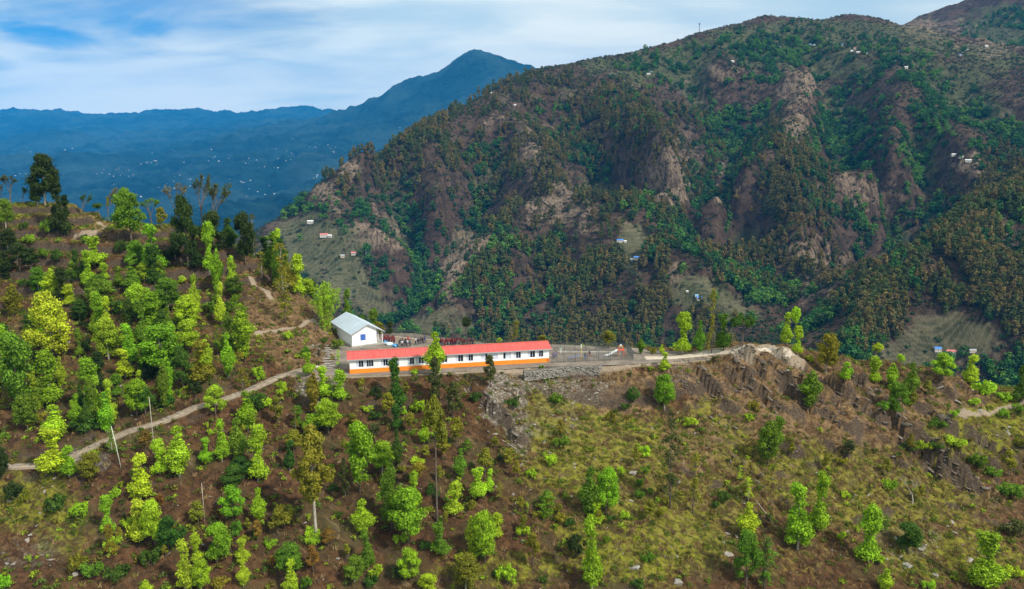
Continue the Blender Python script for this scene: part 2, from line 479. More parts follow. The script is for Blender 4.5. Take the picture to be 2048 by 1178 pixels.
def zf(X, Y):
    return bil(NZ, GX0, GY0, GD, X, Y)
def hit(px, py):
    for dy in range(0, 200, 3):
        q = hit0(px, py + dy)
        if q: return q
    return None
pxg, pyg, _ = project(NX, np.maximum(NY, 30), NZ)
grass = blob(pxg, pyg, [(1150, 890, 130, 100, 1), (1290, 1070, 170, 100, 1), (1500, 930, 480, 210, .5), (1440, 860, 110, 70, .9), (1600, 940, 150, 80, .8), (1950, 850, 110, 70, 1), (1800, 1000, 200, 80, .8), (60, 1000, 90, 70, .9),
                        (1090, 810, 70, 70, .8), (1260, 900, 120, 80, .9), (1900, 1110, 160, 60, .8), (1000, 1140, 140, 40, .7), (120, 1060, 70, 50, .7), (1420, 1010, 120, 70, .7), (1980, 790, 80, 50, .9),
                        (1700, 900, 120, 60, .7), (1560, 1100, 120, 70, .5), (350, 450, 200, 40, .5), (280, 650, 320, 170, .42), (100, 420, 120, 30, .8), (270, 445, 120, 14, 1), (560, 690, 90, 30, .6)])
dry = blob(pxg, pyg, [(1440, 740, 150, 60, 1), (1600, 790, 170, 90, .9), (570, 640, 90, 60, .9), (600, 690, 70, 50, 1), (1250, 790, 80, 50, .8), (1720, 830, 140, 70, .8), (1380, 890, 80, 70, .6), (1540, 715, 130, 30, 1),
                      (160, 450, 120, 50, .5), (1880, 780, 120, 40, .8), (520, 560, 90, 60, .5), (1990, 1000, 90, 60, .5), (600, 600, 80, 40, .8), (1560, 940, 520, 250, .40), (1160, 850, 160, 130, .42)])
grey = blob(pxg, pyg, [(1090, 765, 100, 30, .75), (640, 775, 45, 35, .9), (60, 1100, 80, 50, .5), (165, 925, 60, 26, .7), (1005, 800, 40, 60, .95), (1040, 870, 30, 50, .7), (1170, 775, 60, 40, .7), (1810, 1090, 90, 40, .5), (1110, 840, 70, 60, .5), (1350, 740, 50, 30, .6), (660, 700, 40, 30, .7)])
padm = np.clip(1 - pad_d / 1.2, 0, 1)
trail = np.zeros_like(padm)
for w in TRAILS:
    trail = np.maximum(trail, np.clip(1.0 - seg_dist(NX, NY, w)[0] / 1.1 + .5 * fbm(NX / 3, NY / 3, 3, 77), 0, 1))
trail = np.maximum(trail, np.clip(1.5 - d / 1.3, 0, 1))
# the track from the playground to the knoll
trk = [hit(*p) for p in [(1290, 716), (1350, 716), (1430, 703), (1495, 692), (1540, 696), (1590, 712)]]
trail = np.maximum(trail, np.clip(1.5 - seg_dist(NX, NY, [p for p in trk if p])[0] / 2.4, 0, 1))

def ground_mat():
    m, t, out = new_mat('hillside_ground')
    co = t.n('ShaderNodeNewGeometry').outputs['Position']
    a = t.n('ShaderNodeAttribute', {'attribute_name': 'cover'})
    sp = t.n('ShaderNodeSeparateColor', None, Color=a.outputs['Color'])
    gr, dr, gy_ = sp.outputs
    bare = t.n('ShaderNodeAttribute', {'attribute_name': 'bare'}).outputs['Fac']
    nb = t.noise(co, 0.12, 6.0, 0.62, 0.4)
    nm = t.noise(co, 0.75, 6.0, 0.65, 0.7)
    nf = t.noise(co, 4.0, 5.0, 0.7, 0.5)
    # streaks running down the bedding of the rock
    rot_ = t.n('ShaderNodeMapping', {'vector_type': 'POINT'}, Vector=co, Rotation=(0, 0, 0.656))
    smp = t.n('ShaderNodeMapping', {'vector_type': 'POINT'}, Vector=rot_.outputs[0], Scale=(0.16, 1.0, 0.7))
    ns = t.noise(smp.outputs[0], 0.75, 6.0, 0.68, 0.5)
    # leaf litter and red soil
    lit = t.mix(t.ramp(nm, 0.34, 0.66), (0.030, 0.016, 0.008), (0.105, 0.053, 0.024))
    lit = t.mix(t.ramp(nf, 0.52, 0.78, 0.0, 0.75), lit, (0.170, 0.115, 0.066))
    lit = t.mix(t.ramp(nb, 0.46, 0.66, 0.0, 0.8), lit, t.mix(nf, (0.050, 0.040, 0.018), (0.092, 0.080, 0.032)))
    # green turf
    tf = t.mix(t.ramp(nm, 0.36, 0.64), (0.056, 0.056, 0.007), (0.185, 0.190, 0.016))
    tf = t.mix(t.ramp(nf, 0.48, 0.74, 0.0, 0.8), tf, (0.22, 0.165, 0.075))
    # straw
    st = t.mix(t.ramp(nm, 0.34, 0.66), (0.095, 0.054, 0.026), (0.30, 0.195, 0.095))
    st = t.mix(t.ramp(nf, 0.40, 0.66, 0.55, 0.0), st, (0.062, 0.042, 0.030))
    # grey rubble
    vor = t.n('ShaderNodeTexVoronoi', None, Vector=co, Scale=1.7)
    rb = t.mix(t.ramp(vor.outputs['Distance'], 0.15, 0.55), (0.30, 0.27, 0.23), (0.085, 0.068, 0.052))
    rb = t.mix(t.ramp(nf, 0.4, 0.7, 0.0, .6), rb, (0.25, 0.23, 0.19))
    j = t.math('MULTIPLY', t.math('SUBTRACT', t.math('ADD', t.math('MULTIPLY', nm, .45), t.math('MULTIPLY', ns, .55)), 0.5), 1.9)
    c = t.mix(t.ramp(t.math('ADD', gr, t.math('MULTIPLY', j, 1.8)), 0.40, 0.98), lit, tf)
    c = t.mix(t.ramp(t.math('ADD', dr, j), 0.36, 0.76), c, st)
    c = t.mix(t.ramp(t.math('ADD', gy_, j), 0.42, 0.85), c, rb)
    c = t.mix(t.math('MULTIPLY', t.ramp(ns, 0.50, 0.64), 0.7), c, (0.034, 0.022, 0.012))
    c = t.mix(t.math('MULTIPLY', t.ramp(ns, 0.30, 0.42, 1.0, 0.0), 0.4), c, (0.26, 0.19, 0.11))
    # banks and ledges too steep for turf show bare rock
    nrm = t.n('ShaderNodeNewGeometry').outputs['Normal']
    nz = t.n('ShaderNodeSeparateXYZ', None, Vector=nrm).outputs[2]
    rock = t.mix(t.ramp(nf, 0.35, 0.65), (0.026, 0.019, 0.014), (0.105, 0.080, 0.060))
    c = t.mix(t.ramp(t.math('ADD', nz, t.math('MULTIPLY', j, 0.10)), 0.62, 0.79, 0.92, 0.0), c, rock)
    pth = t.mix(t.ramp(nf, 0.3, 0.7), (0.19, 0.145, 0.10), (0.34, 0.28, 0.215))
    c = t.mix(t.ramp(t.math('ADD', bare, t.math('MULTIPLY', j, 0.35)), 0.35, 0.7), c, pth)
    b = t.n('ShaderNodeBsdfPrincipled', None, Base_Color=c, Roughness=0.95)
    b.inputs['Specular IOR Level'].default_value = 0.1
    h = t.math('ADD', t.math('MULTIPLY', nf, 0.35), t.math('MULTIPLY', nm, 0.8))
    bp = t.n('ShaderNodeBump', None, Strength=0.9, Distance=0.5, Height=h)
    t.link(bp.outputs[0], b.inputs['Normal'])
    t.link(b.outputs[0], out.inputs[0])
    return m
me = mesh_np('hillside', np.stack([NX.ravel(), NY.ravel(), NZ.ravel()], 1), grid_faces(len(gx), len(gy)), True)
add_attr(me, 'cover', np.stack([grass.ravel(), dry.ravel(), grey.ravel()], 1))
add_attr(me, 'bare', np.maximum(trail, padm * 0.9).ravel())
hill = tag(obj('hillside', me, ground_mat()), 'near hillside of red soil, turf and straw below the school', kind='structure')

# ------------------------------------------------------------------ the mountain across the valley
SL, Z0, Y0 = 0.43, -180.0, 911.0
def PH(px, py, h):
    """sight line met with the mountain's mean slope raised by h metres"""
    t = tanv(py)
    Y = (CAMZ - Z0 - h + SL * Y0) / (SL - t)
    return P(px, py, Y)
SKYLINE = [(1070, 138, 0), (1140, 128, 0), (1200, 115, 10), (1260, 108, 0), (1330, 90, 0), (1400, 67, 0), (1480, 47, 0), (1530, 31, 10), (1590, 37, 0), (1640, 41, 0), (1690, 27, 10), (1750, 37, 0), (1795, 54, -20)]
WEST = [(1070, 138, 0), (985, 187, 20), (900, 237, 30), (850, 266, 35), (800, 292, 40), (730, 322, 45), (690, 368, 38), (655, 402, 30), (600, 424, 10), (555, 442, 0), (500, 490, -10)]
RIDGES = [WEST, SKYLINE,
    [(1000, 215, 20), (1060, 310, 30), (1120, 390, 40), (1170, 425, 45), (1225, 462, 50), (1300, 532, 55), (1400, 602, 50), (1490, 642, 40), (1560, 682, 30)],
    [(1260, 130, 8), (1250, 170, 18), (1230, 230, 28), (1260, 290, 30), (1310, 350, 25), (1350, 410, 20), (1390, 470, 5)],
    [(1610, 130, 25), (1600, 190, 32), (1590, 255, 34), (1530, 300, 30), (1500, 335, 28), (1455, 390, 22), (1430, 440, 5)],
    [(1590, 255, 34), (1570, 350, 36), (1590, 450, 32), (1640, 540, 20), (1690, 600, 0)],
    [(1760, 60, 5), (1780, 110, 20), (1800, 180, 35), (1790, 250, 38), (1770, 310, 28), (1760, 370, 10), (1750, 420, -5)],
    [(1800, 180, 35), (1870, 260, 28), (1920, 315, 32), (1960, 345, 28), (1985, 375, 10)],
    [(1940, 110, 10), (2000, 150, 20), (2060, 190, 28)],
    [(655, 402, 30), (690, 440, 20), (750, 475, 14), (815, 507, -5)],
    [(1060, 400, 15), (1010, 440, 22), (960, 490, 26), (890, 550, 24), (862, 590, 0)],
    [(850, 266, 35), (870, 330, 22), (880, 400, 6)], [(1480, 47, 0), (1460, 100, 12), (1420, 140, 5)], [(1690, 27, 10), (1700, 80, 15), (1700, 130, 5)]]
GULLIES = [
    [(1010, 330, -12), (960, 400, -22), (910, 470, -38), (870, 525, -48), (850, 600, -55), (838, 690, -55)], [(765, 350, 0), (790, 420, -26), (830, 490, -42), (855, 540, -50)],
    [(1400, 165, -18), (1440, 240, -40), (1485, 300, -50), (1440, 390, -48), (1420, 470, -46), (1490, 560, -42), (1600, 622, -45), (1690, 662, -50), (1740, 700, -50)], [(1590, 200, 0), (1535, 262, -30), (1485, 300, -48)],
    [(1150, 250, -8), (1190, 330, -20), (1250, 400, -26), (1310, 455, -26), (1390, 525, -20), (1440, 560, -26), (1500, 585, -40)],
    [(1660, 150, -16), (1650, 230, -38), (1665, 300, -46), (1700, 380, -48), (1745, 460, -48), (1800, 525, -46), (1760, 590, -45), (1710, 650, -50)],
    [(1880, 200, -14), (1940, 260, -20), (2000, 310, -18), (2048, 335, -10)], [(1840, 320, -8), (1850, 400, -20), (1870, 450, -30), (1820, 510, -44)], [(1560, 60, -8), (1560, 120, -16), (1570, 170, -10)], [(1350, 100, -6), (1340, 140, -14)]]
def dense(line, s):
    out = []
    for (x0, y0, h0), (x1, y1, h1) in zip(line[:-1], line[1:]):
        n = max(1, round(math.hypot(x1 - x0, y1 - y0) / 24))
        out += [(x0 + (x1 - x0) * k_ / n, y0 + (y1 - y0) * k_ / n, (h0 + (h1 - h0) * k_ / n) * s) for k_ in range(n)]
    return out + [(line[-1][0], line[-1][1], line[-1][2] * s)]
mid_h = []
for l_ in RIDGES: mid_h += dense(l_, 1.0 if l_ in (WEST, SKYLINE) else 1.25)
for l_ in GULLIES: mid_h += dense(l_, 1.55)
mid_h += [(600, 470, 0), (650, 540, -5), (700, 600, -10), (650, 640, -10), (740, 640, -35), (560, 520, -10), (580, 600, -20), (900, 650, 10), (1000, 650, 20), (1100, 500, 20), (1150, 600, 20), (1250, 650, 25), (1000, 600, 15), (1350, 680, 25), (1100, 690, 10), (950, 700, -10),
          (1500, 500, 8), (1560, 580, 5), (1040, 230, 10),
          # near eastern spur
          (2048, 345, 130), (1990, 380, 130), (1940, 415, 132), (1900, 450, 135), (1860, 485, 138), (1830, 520, 140), (1790, 555, 140), (1760, 590, 140), (1725, 620, 135), (1700, 650, 130), (1660, 705, 120), (2150, 320, 130),
          (2040, 450, 150), (1950, 520, 150), (1900, 600, 135), (1850, 660, 120), (1950, 680, 120), (2040, 600, 150), (2040, 700, 120), (1800, 720, 110), (1900, 740, 100), (2000, 760, 100), (2200, 500, 150), (2200, 700, 120)]
# thin out points of crossing lines
mid, seen_ = [], set()
for a_, b_, h_ in mid_h:
    k_ = (round(a_ / 9), round(b_ / 9))
    if k_ in seen_: continue
    seen_.add(k_); mid.append(PH(a_, b_, h_))
mid += [P(*c) for c in [(1805, 56, 2850), (1830, 43, 2900), (1865, 48, 2900), (1900, 28, 2900), (1935, 28, 2900), (1965, 2, 2900), (2010, -20, 2900), (2120, -30, 2900),
                        (1850, 92, 2500), (1950, 108, 2300), (2040, 118, 2250), (1950, 62, 2700), (2040, 62, 2650), (2150, 100, 2300)]]
for px, py, h in SKYLINE[:12]:
    x, y, z = PH(px, py, h); mid.append((x * 1.05, y + 230, z - 120)); mid.append((x * 1.1, y + 520, z - 260))
for px, py, h in WEST[1:10]:
    x, y, z = PH(px, py, h); mid.append((x - 130, y + 120, z - 95)); mid.append((x - 330, y + 260, z - 190))
mid += [(-600, 700, -205), (-300, 650, -205), (0, 650, -205), (200, 640, -205), (330, 560, -205), (500, 480, -200), (-600, 450, -200), (0, 450, -200), (500, 400, -200), (-600, 300, -195), (0, 300, -195), (600, 300, -195),
        (-700, 1000, -200), (-500, 900, -190), (-900, 1500, -220), (-700, 2200, -230), (-200, 2400, -200)]
mid_rbf = RBF(mid, 18.0, 0.05)
MU, MV = 820, 640
mu = np.linspace(-0.62, 0.80, MU)
mv = np.concatenate([np.linspace(300, 640, 30)[:-1], 640 * (3300 / 640) ** np.linspace(0, 1, MV - 29)])
MV = len(mv)
U, V = np.meshgrid(mu, mv)
MX, MY = U * V, V
step = 3
ui = np.append(np.arange(0, MU, step), MU - 1); vi = np.append(np.arange(0, MV, step), MV - 1)
ui, vi = np.unique(ui), np.unique(vi)
Zc = mid_rbf(MX[np.ix_(vi, ui)], MY[np.ix_(vi, ui)])
Zt = np.stack([np.interp(mu, mu[ui], r_) for r_ in Zc])
MZ = np.stack([np.interp(mv, mv[vi], Zt[:, j]) for j in range(MU)], 1)
base_h = MZ - (Z0 + SL * (MY - Y0))
pxm, pym, _ = project(MX, MY, MZ)
# terraced fields
field = blob(pxm, pym, [(1262, 500, 36, 45, 1), (1385, 585, 50, 26, 1), (1450, 620, 60, 25, .9), (1890, 680, 105, 50, 1), (1800, 730, 70, 35, 1), (640, 500, 95, 60, .8), (700, 575, 60, 45, .75), (600, 450, 50, 25, .8),
                        (880, 655, 70, 28, 1), (745, 620, 60, 30, .8), (1170, 190, 50, 12, .6), (1030, 200, 60, 14, .6)])
amp = np.clip((MY - 500) / 500, 0.2, 1) * (1 - .85 * np.clip(field * 1.3, 0, 1))
sk_ = np.clip(np.minimum(seg_dist(pxm, pym, [q_[:2] for q_ in WEST])[0], seg_dist(pxm, pym, [q_[:2] for q_ in SKYLINE])[0]) / 45, .22, 1)
wx_ = MX + 60 * fbm(MX / 260, MY / 260, 3, 141); wy_ = MY + 60 * fbm(MX / 260, MY / 260, 3, 147)
rav = ridged(wx_ / 190, wy_ / 520, 4, 131, 0.55)
MZ = MZ + amp * sk_ * (fbm(MX / 170, MY / 170, 5, 101, 0.52) * 12 + (rav - 1.0) * 15 * np.clip((base_h < 70) + .45, 0, 1) + fbm(MX / 16, MY / 22, 3, 151) * 2.4)
def blur(Z, k, n=2):
    for _ in range(n):
        for ax in (0, 1):
            c_ = np.cumsum(np.pad(Z, [(k + 1, k) if i_ == ax else (0, 0) for i_ in (0, 1)], mode='edge'), axis=ax)
            Z = (np.take(c_, np.arange(2 * k + 1, c_.shape[ax]), ax) - np.take(c_, np.arange(0, c_.shape[ax] - 2 * k - 1), ax)) / (2 * k + 1)
    return Z
curv = blur(MZ, 3) - blur(MZ, 16)      # above zero on crests, below zero in ravines
# terrace steps
q = MZ / 3.4 + fbm(MX / 90, MY / 90, 2, 171) * 0.8
kq = np.floor(q); fq = q - kq
MZ = MZ + ((kq + np.clip((fq - .55) / .35, 0, 1)) - q) * 3.4 * field * 0.9
riser = ((fq > .5) & (fq < .95)).astype(float)
bare_m = blob(pxm, pym, [(1120, 410, 60, 55, 1), (1165, 440, 45, 40, .8), (1350, 350, 55, 75, .9), (900, 560, 45, 70, 1), (930, 500, 60, 30, .8), (1600, 180, 50, 40, .8), (1590, 260, 30, 25, .8), (1450, 350, 20, 60, .9),
                         (1620, 540, 90, 50, .8), (1660, 590, 80, 30, .9), (690, 345, 25, 30, .7), (655, 400, 30, 20, .9), (760, 470, 70, 35, .8), (800, 400, 40, 40, .6), (1060, 300, 30, 60, .8), (1400, 200, 60, 30, .6),
                         (1950, 340, 30, 20, .9), (1690, 400, 50, 30, .6), (1770, 400, 30, 40, .6), (1840, 470, 60, 25, .5), (1030, 250, 90, 40, .5), (960, 640, 40, 40, .5), (1240, 460, 25, 15, .8),
                         (1340, 560, 30, 25, .9), (1980, 460, 60, 20, .7), (1700, 200, 60, 40, .5), (2000, 200, 60, 40, .5), (1880, 60, 90, 30, .7), (1980, 100, 60, 12, .8), (1250, 175, 70, 10, .6), (1420, 155, 60, 12, .7)])
green_m = blob(pxm, pym, [(1200, 125, 60, 14, .8), (1330, 130, 120, 40, .9), (1600, 80, 220, 60, .9), (1750, 90, 150, 60, .9), (1450, 80, 130, 40, .9), (1900, 130, 150, 50, .7), (800, 330, 90, 50, .5), (2000, 60, 60, 60, .8), (1900, 200, 140, 90, .6), (1830, 330, 40, 40, .6), (1600, 250, 60, 30, .4),
                          (640, 520, 130, 110, .8), (1262, 500, 36, 45, 1), (1400, 590, 60, 30, 1), (1130, 160, 90, 30, .4), (1470, 640, 50, 25, .8)])

def mountain_mat():
    m, t, out = new_mat('mountain_ground')
    co = t.n('ShaderNodeNewGeometry').outputs['Position']
    a = t.n('ShaderNodeAttribute', {'attribute_name': 'cover'})
    gr, br, fl = t.n('ShaderNodeSeparateColor', None, Color=a.outputs['Color']).outputs
    nb = t.noise(co, 0.012, 6.0, 0.6, 0.5)
    nm = t.noise(co, 0.055, 6.0, 0.65, 0.8)
    mp = t.n('ShaderNodeMapping', None, Vector=co, Scale=(1.0, 0.35, 0.35), Rotation=(0, 0, 0.5))
    nf = t.noise(mp.outputs[0], 0.24, 6.0, 0.75, 1.0)
    nx_ = t.noise(mp.outputs[0], 1.1, 4.0, 0.7, 0.6)
    soil = t.mix(t.ramp(nm, 0.36, 0.64), (0.026, 0.018, 0.013), (0.082, 0.054, 0.038))
    soil = t.mix(t.ramp(nf, 0.54, 0.80, 0, .6), soil, (0.125, 0.090, 0.066))
    turf = t.mix(t.ramp(nm, 0.36, 0.64), (0.030, 0.040, 0.018), (0.085, 0.088, 0.040))
    turf = t.mix(t.ramp(nf, 0.55, 0.78, 0, .6), turf, (0.13, 0.105, 0.06))
    scar = t.mix(t.ramp(nf, 0.36, 0.62), (0.052, 0.036, 0.028), (0.290, 0.220, 0.155))
    fld = t.mix(t.ramp(nm, 0.4, 0.62), (0.045, 0.056, 0.024), (0.100, 0.100, 0.052))
    j = t.math('MULTIPLY', t.math('SUBTRACT', nm, 0.5), 1.6)
    jb = t.math('MULTIPLY', t.math('SUBTRACT', nb, 0.5), 1.2)
    c = t.mix(t.ramp(t.math('ADD', t.math('ADD', gr, jb), t.math('MULTIPLY', j, .5)), 0.30, 0.70), soil, turf)
    c = t.mix(t.math('MULTIPLY', t.ramp(t.math('ADD', br, t.math('MULTIPLY', j, 1.3)), 0.45, 1.15), 0.8), c, scar)
    c = t.mix(t.ramp(t.math('ADD', fl, t.math('MULTIPLY', j, .9)), 0.35, 1.0, 0.0, 0.75), c, fld)
    # terrace risers are bare earth
    nz = t.n('ShaderNodeSeparateXYZ', None, Vector=t.n('ShaderNodeNewGeometry').outputs['True Normal']).outputs[2]
    ris = t.math('MULTIPLY', t.n('ShaderNodeAttribute', {'attribute_name': 'riser'}).outputs['Fac'], t.ramp(fl, 0.25, 0.6))
    c = t.mix(t.math('MULTIPLY', ris, 0.32), c, (0.19, 0.165, 0.115))
    b = t.n('ShaderNodeBsdfPrincipled', None, Base_Color=c, Roughness=0.95)
    b.inputs['Specular IOR Level'].default_value = 0.08
    c = t.mix(t.ramp(nx_, 0.56, 0.68, 0, .6), c, (0.020, 0.018, 0.010))
    c = t.mix(t.ramp(nx_, 0.36, 0.44, .35, 0), c, (0.20, 0.16, 0.115))
    t.link(c, b.inputs['Base Color'])
    bp = t.n('ShaderNodeBump', None, Strength=0.8, Distance=4.5, Height=t.math('ADD', t.math('ADD', t.math('MULTIPLY', nf, 0.7), t.math('MULTIPLY', nm, 0.7)), t.math('MULTIPLY', nx_, .3)))
    t.link(bp.outputs[0], b.inputs['Normal'])
    t.link(b.outputs[0], out.inputs[0])
    return m
me = mesh_np('mountain', np.stack([MX.ravel(), MY.ravel(), MZ.ravel()], 1), grid_faces(MU, MV), True)
add_attr(me, 'cover', np.stack([np.clip(green_m - curv * .03, 0, 1).ravel(), np.clip(bare_m + np.clip(curv / 22 - .3, 0, .3), 0, 1).ravel(), field.ravel()], 1))
add_attr(me, 'riser', riser.ravel())
tag(obj('mountain', me, mountain_mat()), 'brown and green mountain across the valley with spurs and gullies', kind='structure')

def zm(X, Y):
    """height of the mountain sheet"""
    X = np.asarray(X, float); Y = np.asarray(Y, float)
    fu = np.clip((X / Y - mu[0]) / (mu[1] - mu[0]), 0, MU - 1.001)
    fv = np.clip(np.interp(Y, mv, np.arange(MV)), 0, MV - 1.001)
    iu, iv = fu.astype(int), fv.astype(int); fu, fv = fu - iu, fv - iv
    return (MZ[iv, iu] * (1 - fu) + MZ[iv, iu + 1] * fu) * (1 - fv) + (MZ[iv + 1, iu] * (1 - fu) + MZ[iv + 1, iu + 1] * fu) * fv
def hit_mid(px, py):
    Ys = np.arange(420, 3200, 3.0)
    zs = CAMZ + Ys * tanv(py)
    xs = (px - 1024) / FPX * (Ys * math.cos(PITCH) - (zs - CAMZ) * math.sin(PITCH))
    h = zm(xs, Ys)
    k = np.argmax(zs <= h)
    return None if zs[k] > h[k] else (float(xs[k]), float(Ys[k]), float(h[k]))

# ------------------------------------------------------------------ blue hills beyond
far_px = [(-250, 236, 8000), (-100, 230, 8000), (0, 229, 8000), (60, 233, 8000), (100, 226, 8000), (150, 228, 8000), (180, 236, 8000), (240, 233, 8000), (300, 227, 8000), (340, 229, 8000), (400, 223, 8000), (440, 229, 8000),
          (540, 231, 8000), (590, 224, 8000), (620, 218, 8000), (650, 224, 8000), (690, 230, 8000), (760, 250, 7800),
          (690, 233, 5600), (740, 206, 5300), (790, 186, 5200), (800, 172, 5150), (830, 158, 5100), (880, 140, 5000), (905, 122, 5000), (940, 101, 4900), (985, 110, 4900), (1030, 127, 4900), (1080, 136, 4900), (1150, 165, 4900),
          (900, 200, 4600), (850, 260, 4200), (780, 300, 3800), (950, 160, 4700), (700, 300, 3900), (1000, 210, 4300), (760, 250, 4600), (860, 190, 4800),
          (686, 258, 5000), (594, 263, 4700), (482, 289, 4300), (408, 315, 3900), (260, 330, 3600), (148, 345, 3400), (0, 352, 3300), (-200, 360, 3300),
          (400, 292, 5000), (540, 258, 6000), (300, 300, 5000), (200, 312, 4600), (0, 330, 4300),
          (0, 298, 5000), (130, 277, 5300), (186, 279, 5500), (290, 272, 5900), (-200, 300, 5000), (60, 285, 5200),
          (100, 256, 6800), (300, 258, 6800), (500, 252, 6900), (620, 246, 6500), (-150, 262, 6600),
          (300, 400, 2900), (500, 400, 2800), (100, 400, 2900), (600, 350, 3200), (400, 440, 2500), (650, 380, 2700), (0, 400, 2900), (-200, 400, 2900), (560, 320, 3700)]
FS = 1.9   # how far off the hills stand
far_px = [(a_, b_, y_ * FS) for a_, b_, y_ in far_px]
far = [P(*c) for c in far_px]
for px, py, Y in far_px[:17]:
    x, y, z = P(px, py, Y); far.append((x * 1.1, y + 900, z - 260))
for px, py, Y in far_px[18:29]:
    x, y, z = P(px, py, Y); far.append((x * 1.05, y + 600, z - 330))
far_rbf = RBF(far, 80.0)
FU, FV = 760, 340
fu_ = np.linspace(-0.85, 0.22, FU); fv_ = 3300 * (17200 / 3300) ** np.linspace(0, 1, FV)
U, V = np.meshgrid(fu_, fv_)
FX, FY = U * V, V
FZ = far_rbf(FX, FY)
pxf, pyf, _ = project(FX, FY, FZ)
sky_soft = np.where(np.abs(FY - 8000 * FS) < 1500, 0.9, 1.0) * np.where((np.abs(FY - 5000 * FS) < 700) & (pxf > 680), 0.6, 1.0)
FZ = FZ + (fbm(FX / 1300, FY / 1300, 5, 201) * 120 + (ridged(FX / 560, FY / 900, 5, 231, .55) - 1.0) * 70 + fbm(FX / 90, FY / 130, 3, 251) * 14) * sky_soft
def far_mat():
    m, t, out = new_mat('far_hills_ground')
    co = t.n('ShaderNodeNewGeometry').outputs['Position']
    nb = t.noise(co, 0.0013, 6.0, 0.6, 0.5); nm = t.noise(co, 0.0065, 6.0, 0.68, 0.6)
    mp = t.n('ShaderNodeMapping', None, Vector=co, Scale=(1.0, 0.5, 3.0))
    nf = t.noise(mp.outputs[0], 0.026, 6.0, 0.75, 0.4)
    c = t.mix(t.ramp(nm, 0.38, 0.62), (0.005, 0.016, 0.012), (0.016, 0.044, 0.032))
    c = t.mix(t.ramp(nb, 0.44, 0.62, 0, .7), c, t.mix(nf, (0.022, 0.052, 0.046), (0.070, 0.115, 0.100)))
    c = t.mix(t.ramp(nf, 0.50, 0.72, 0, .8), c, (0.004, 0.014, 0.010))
    b = t.n('ShaderNodeBsdfPrincipled', None, Base_Color=c, Roughness=0.95)
    b.inputs['Specular IOR Level'].default_value = 0.05
    bp = t.n('ShaderNodeBump', None, Strength=1.0, Distance=45.0, Height=t.math('ADD', nf, t.math('MULTIPLY', nm, 0.8)))
    t.link(bp.outputs[0], b.inputs['Normal'])
    t.link(b.outputs[0], out.inputs[0])
    return m
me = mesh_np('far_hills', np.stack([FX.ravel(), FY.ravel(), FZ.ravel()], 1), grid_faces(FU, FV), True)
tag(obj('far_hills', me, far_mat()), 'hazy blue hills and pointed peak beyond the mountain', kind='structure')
def hit_far(px, py):
    Ys = np.arange(3600, 16800, 20.0)
    zs = CAMZ + Ys * tanv(py)
    xs = (px - 1024) / FPX * (Ys * math.cos(PITCH) - (zs - CAMZ) * math.sin(PITCH))
    fu = np.clip((xs / Ys - fu_[0]) / (fu_[1] - fu_[0]), 0, FU - 1).astype(int); fv = np.clip(np.interp(Ys, fv_, np.arange(FV)), 0, FV - 1).astype(int)
    h = FZ[fv, fu]
    k = np.argmax(zs <= h)
    return None if zs[k] > h[k] else (float(xs[k]), float(Ys[k]), float(h[k]))

# valley floor sheet reaching the horizon under everything
q = 22000
vf = mesh_np('valley_floor', [(-q, -3000, -380), (q, -3000, -380), (q, 24000, -380), (-q, 24000, -380)], [(0, 1, 2, 3)])
tag(obj('valley_floor', vf, simple_mat('valley_soil', (0.06, 0.06, 0.035), 0.95, 0.3, 0.01)), kind='structure')

# ------------------------------------------------------------------ haze
def build_haze():
    m, t, out = new_mat('haze')
    pv = t.n('ShaderNodeVolumePrincipled', None, Density=4.6e-5)
    pv.inputs['Color'].default_value = (0.02, 0.37, 1.0, 1)
    pv.inputs['Absorption Color'].default_value = (0.0, 0.0, 0.0, 1)
    pv.inputs['Anisotropy'].default_value = -0.35
    t.link(pv.outputs[0], out.inputs['Volume'])
    mb = MB().box(-16500, 16500, -600, 17400, -395, 1700)
    tag(mb.build('haze', m), 'blue haze in the air over the valley', kind='stuff')
build_haze()
# ------------------------------------------------------------------ tree forms
def cards(cent, nrm, size, r, aspect=1.0, fold=0.0):
    """leaf-spray faces: a rhombus at each centre facing nrm"""
    n = len(cent)
    nrm = nrm / (np.linalg.norm(nrm, axis=1, keepdims=True) + 1e-9)
    ref = r.normal(size=(n, 3))
    a = np.cross(nrm, ref); a /= np.linalg.norm(a, axis=1, keepdims=True) + 1e-9
    b = np.cross(nrm, a)
    s = size[:, None]
    v = np.stack([cent - a * s * aspect * 0.5, cent + b * s * 0.5 + nrm * s * 0.08, cent + a * s * aspect * 0.5, cent - b * s * 0.5 + nrm * s * 0.08], 1).reshape(-1, 3)
    f = np.arange(4 * n).reshape(-1, 4)
    return v, f
def crown_mesh(name, lumps, per, size, seed, aspect=0.62, mat=None, flat=0.75, updir=0.35, spread=(0.55, 1.0)):
    """lumps: (x, y, z, r) ; leaf sprays spread through each lump, thicker to its outside and top"""
    r = np.random.default_rng(seed)
    L = np.array(lumps, float)
    cnt = np.maximum(6, (per * (L[:, 3] / L[:, 3].mean()) ** 2)).astype(int)
    idx = np.repeat(np.arange(len(L)), cnt)
    n = len(idx)
    d = r.normal(size=(n, 3)); d[:, 2] += updir
    d /= np.linalg.norm(d, axis=1, keepdims=True)
    rad = L[idx, 3] * r.uniform(spread[0], spread[1], n) * (1 + 0.18 * r.normal(size=n))
    c = L[idx, :3] + d * rad[:, None] * np.array([1, 1, flat])
    nr = d + r.normal(size=(n, 3)) * 0.55
    sz = size * r.uniform(0.65, 1.35, n)
    v, f = cards(c, nr, sz, r, aspect)
    me = mesh_np(name, v, f)
    tone = np.clip(0.5 + 0.22 * r.normal(size=n) + 0.16 * r.normal(size=len(L))[idx], 0, 1)
    add_attr(me, 'tone', np.repeat(tone, 4))
    me.materials.append(mat or M_LEAF)
    return me
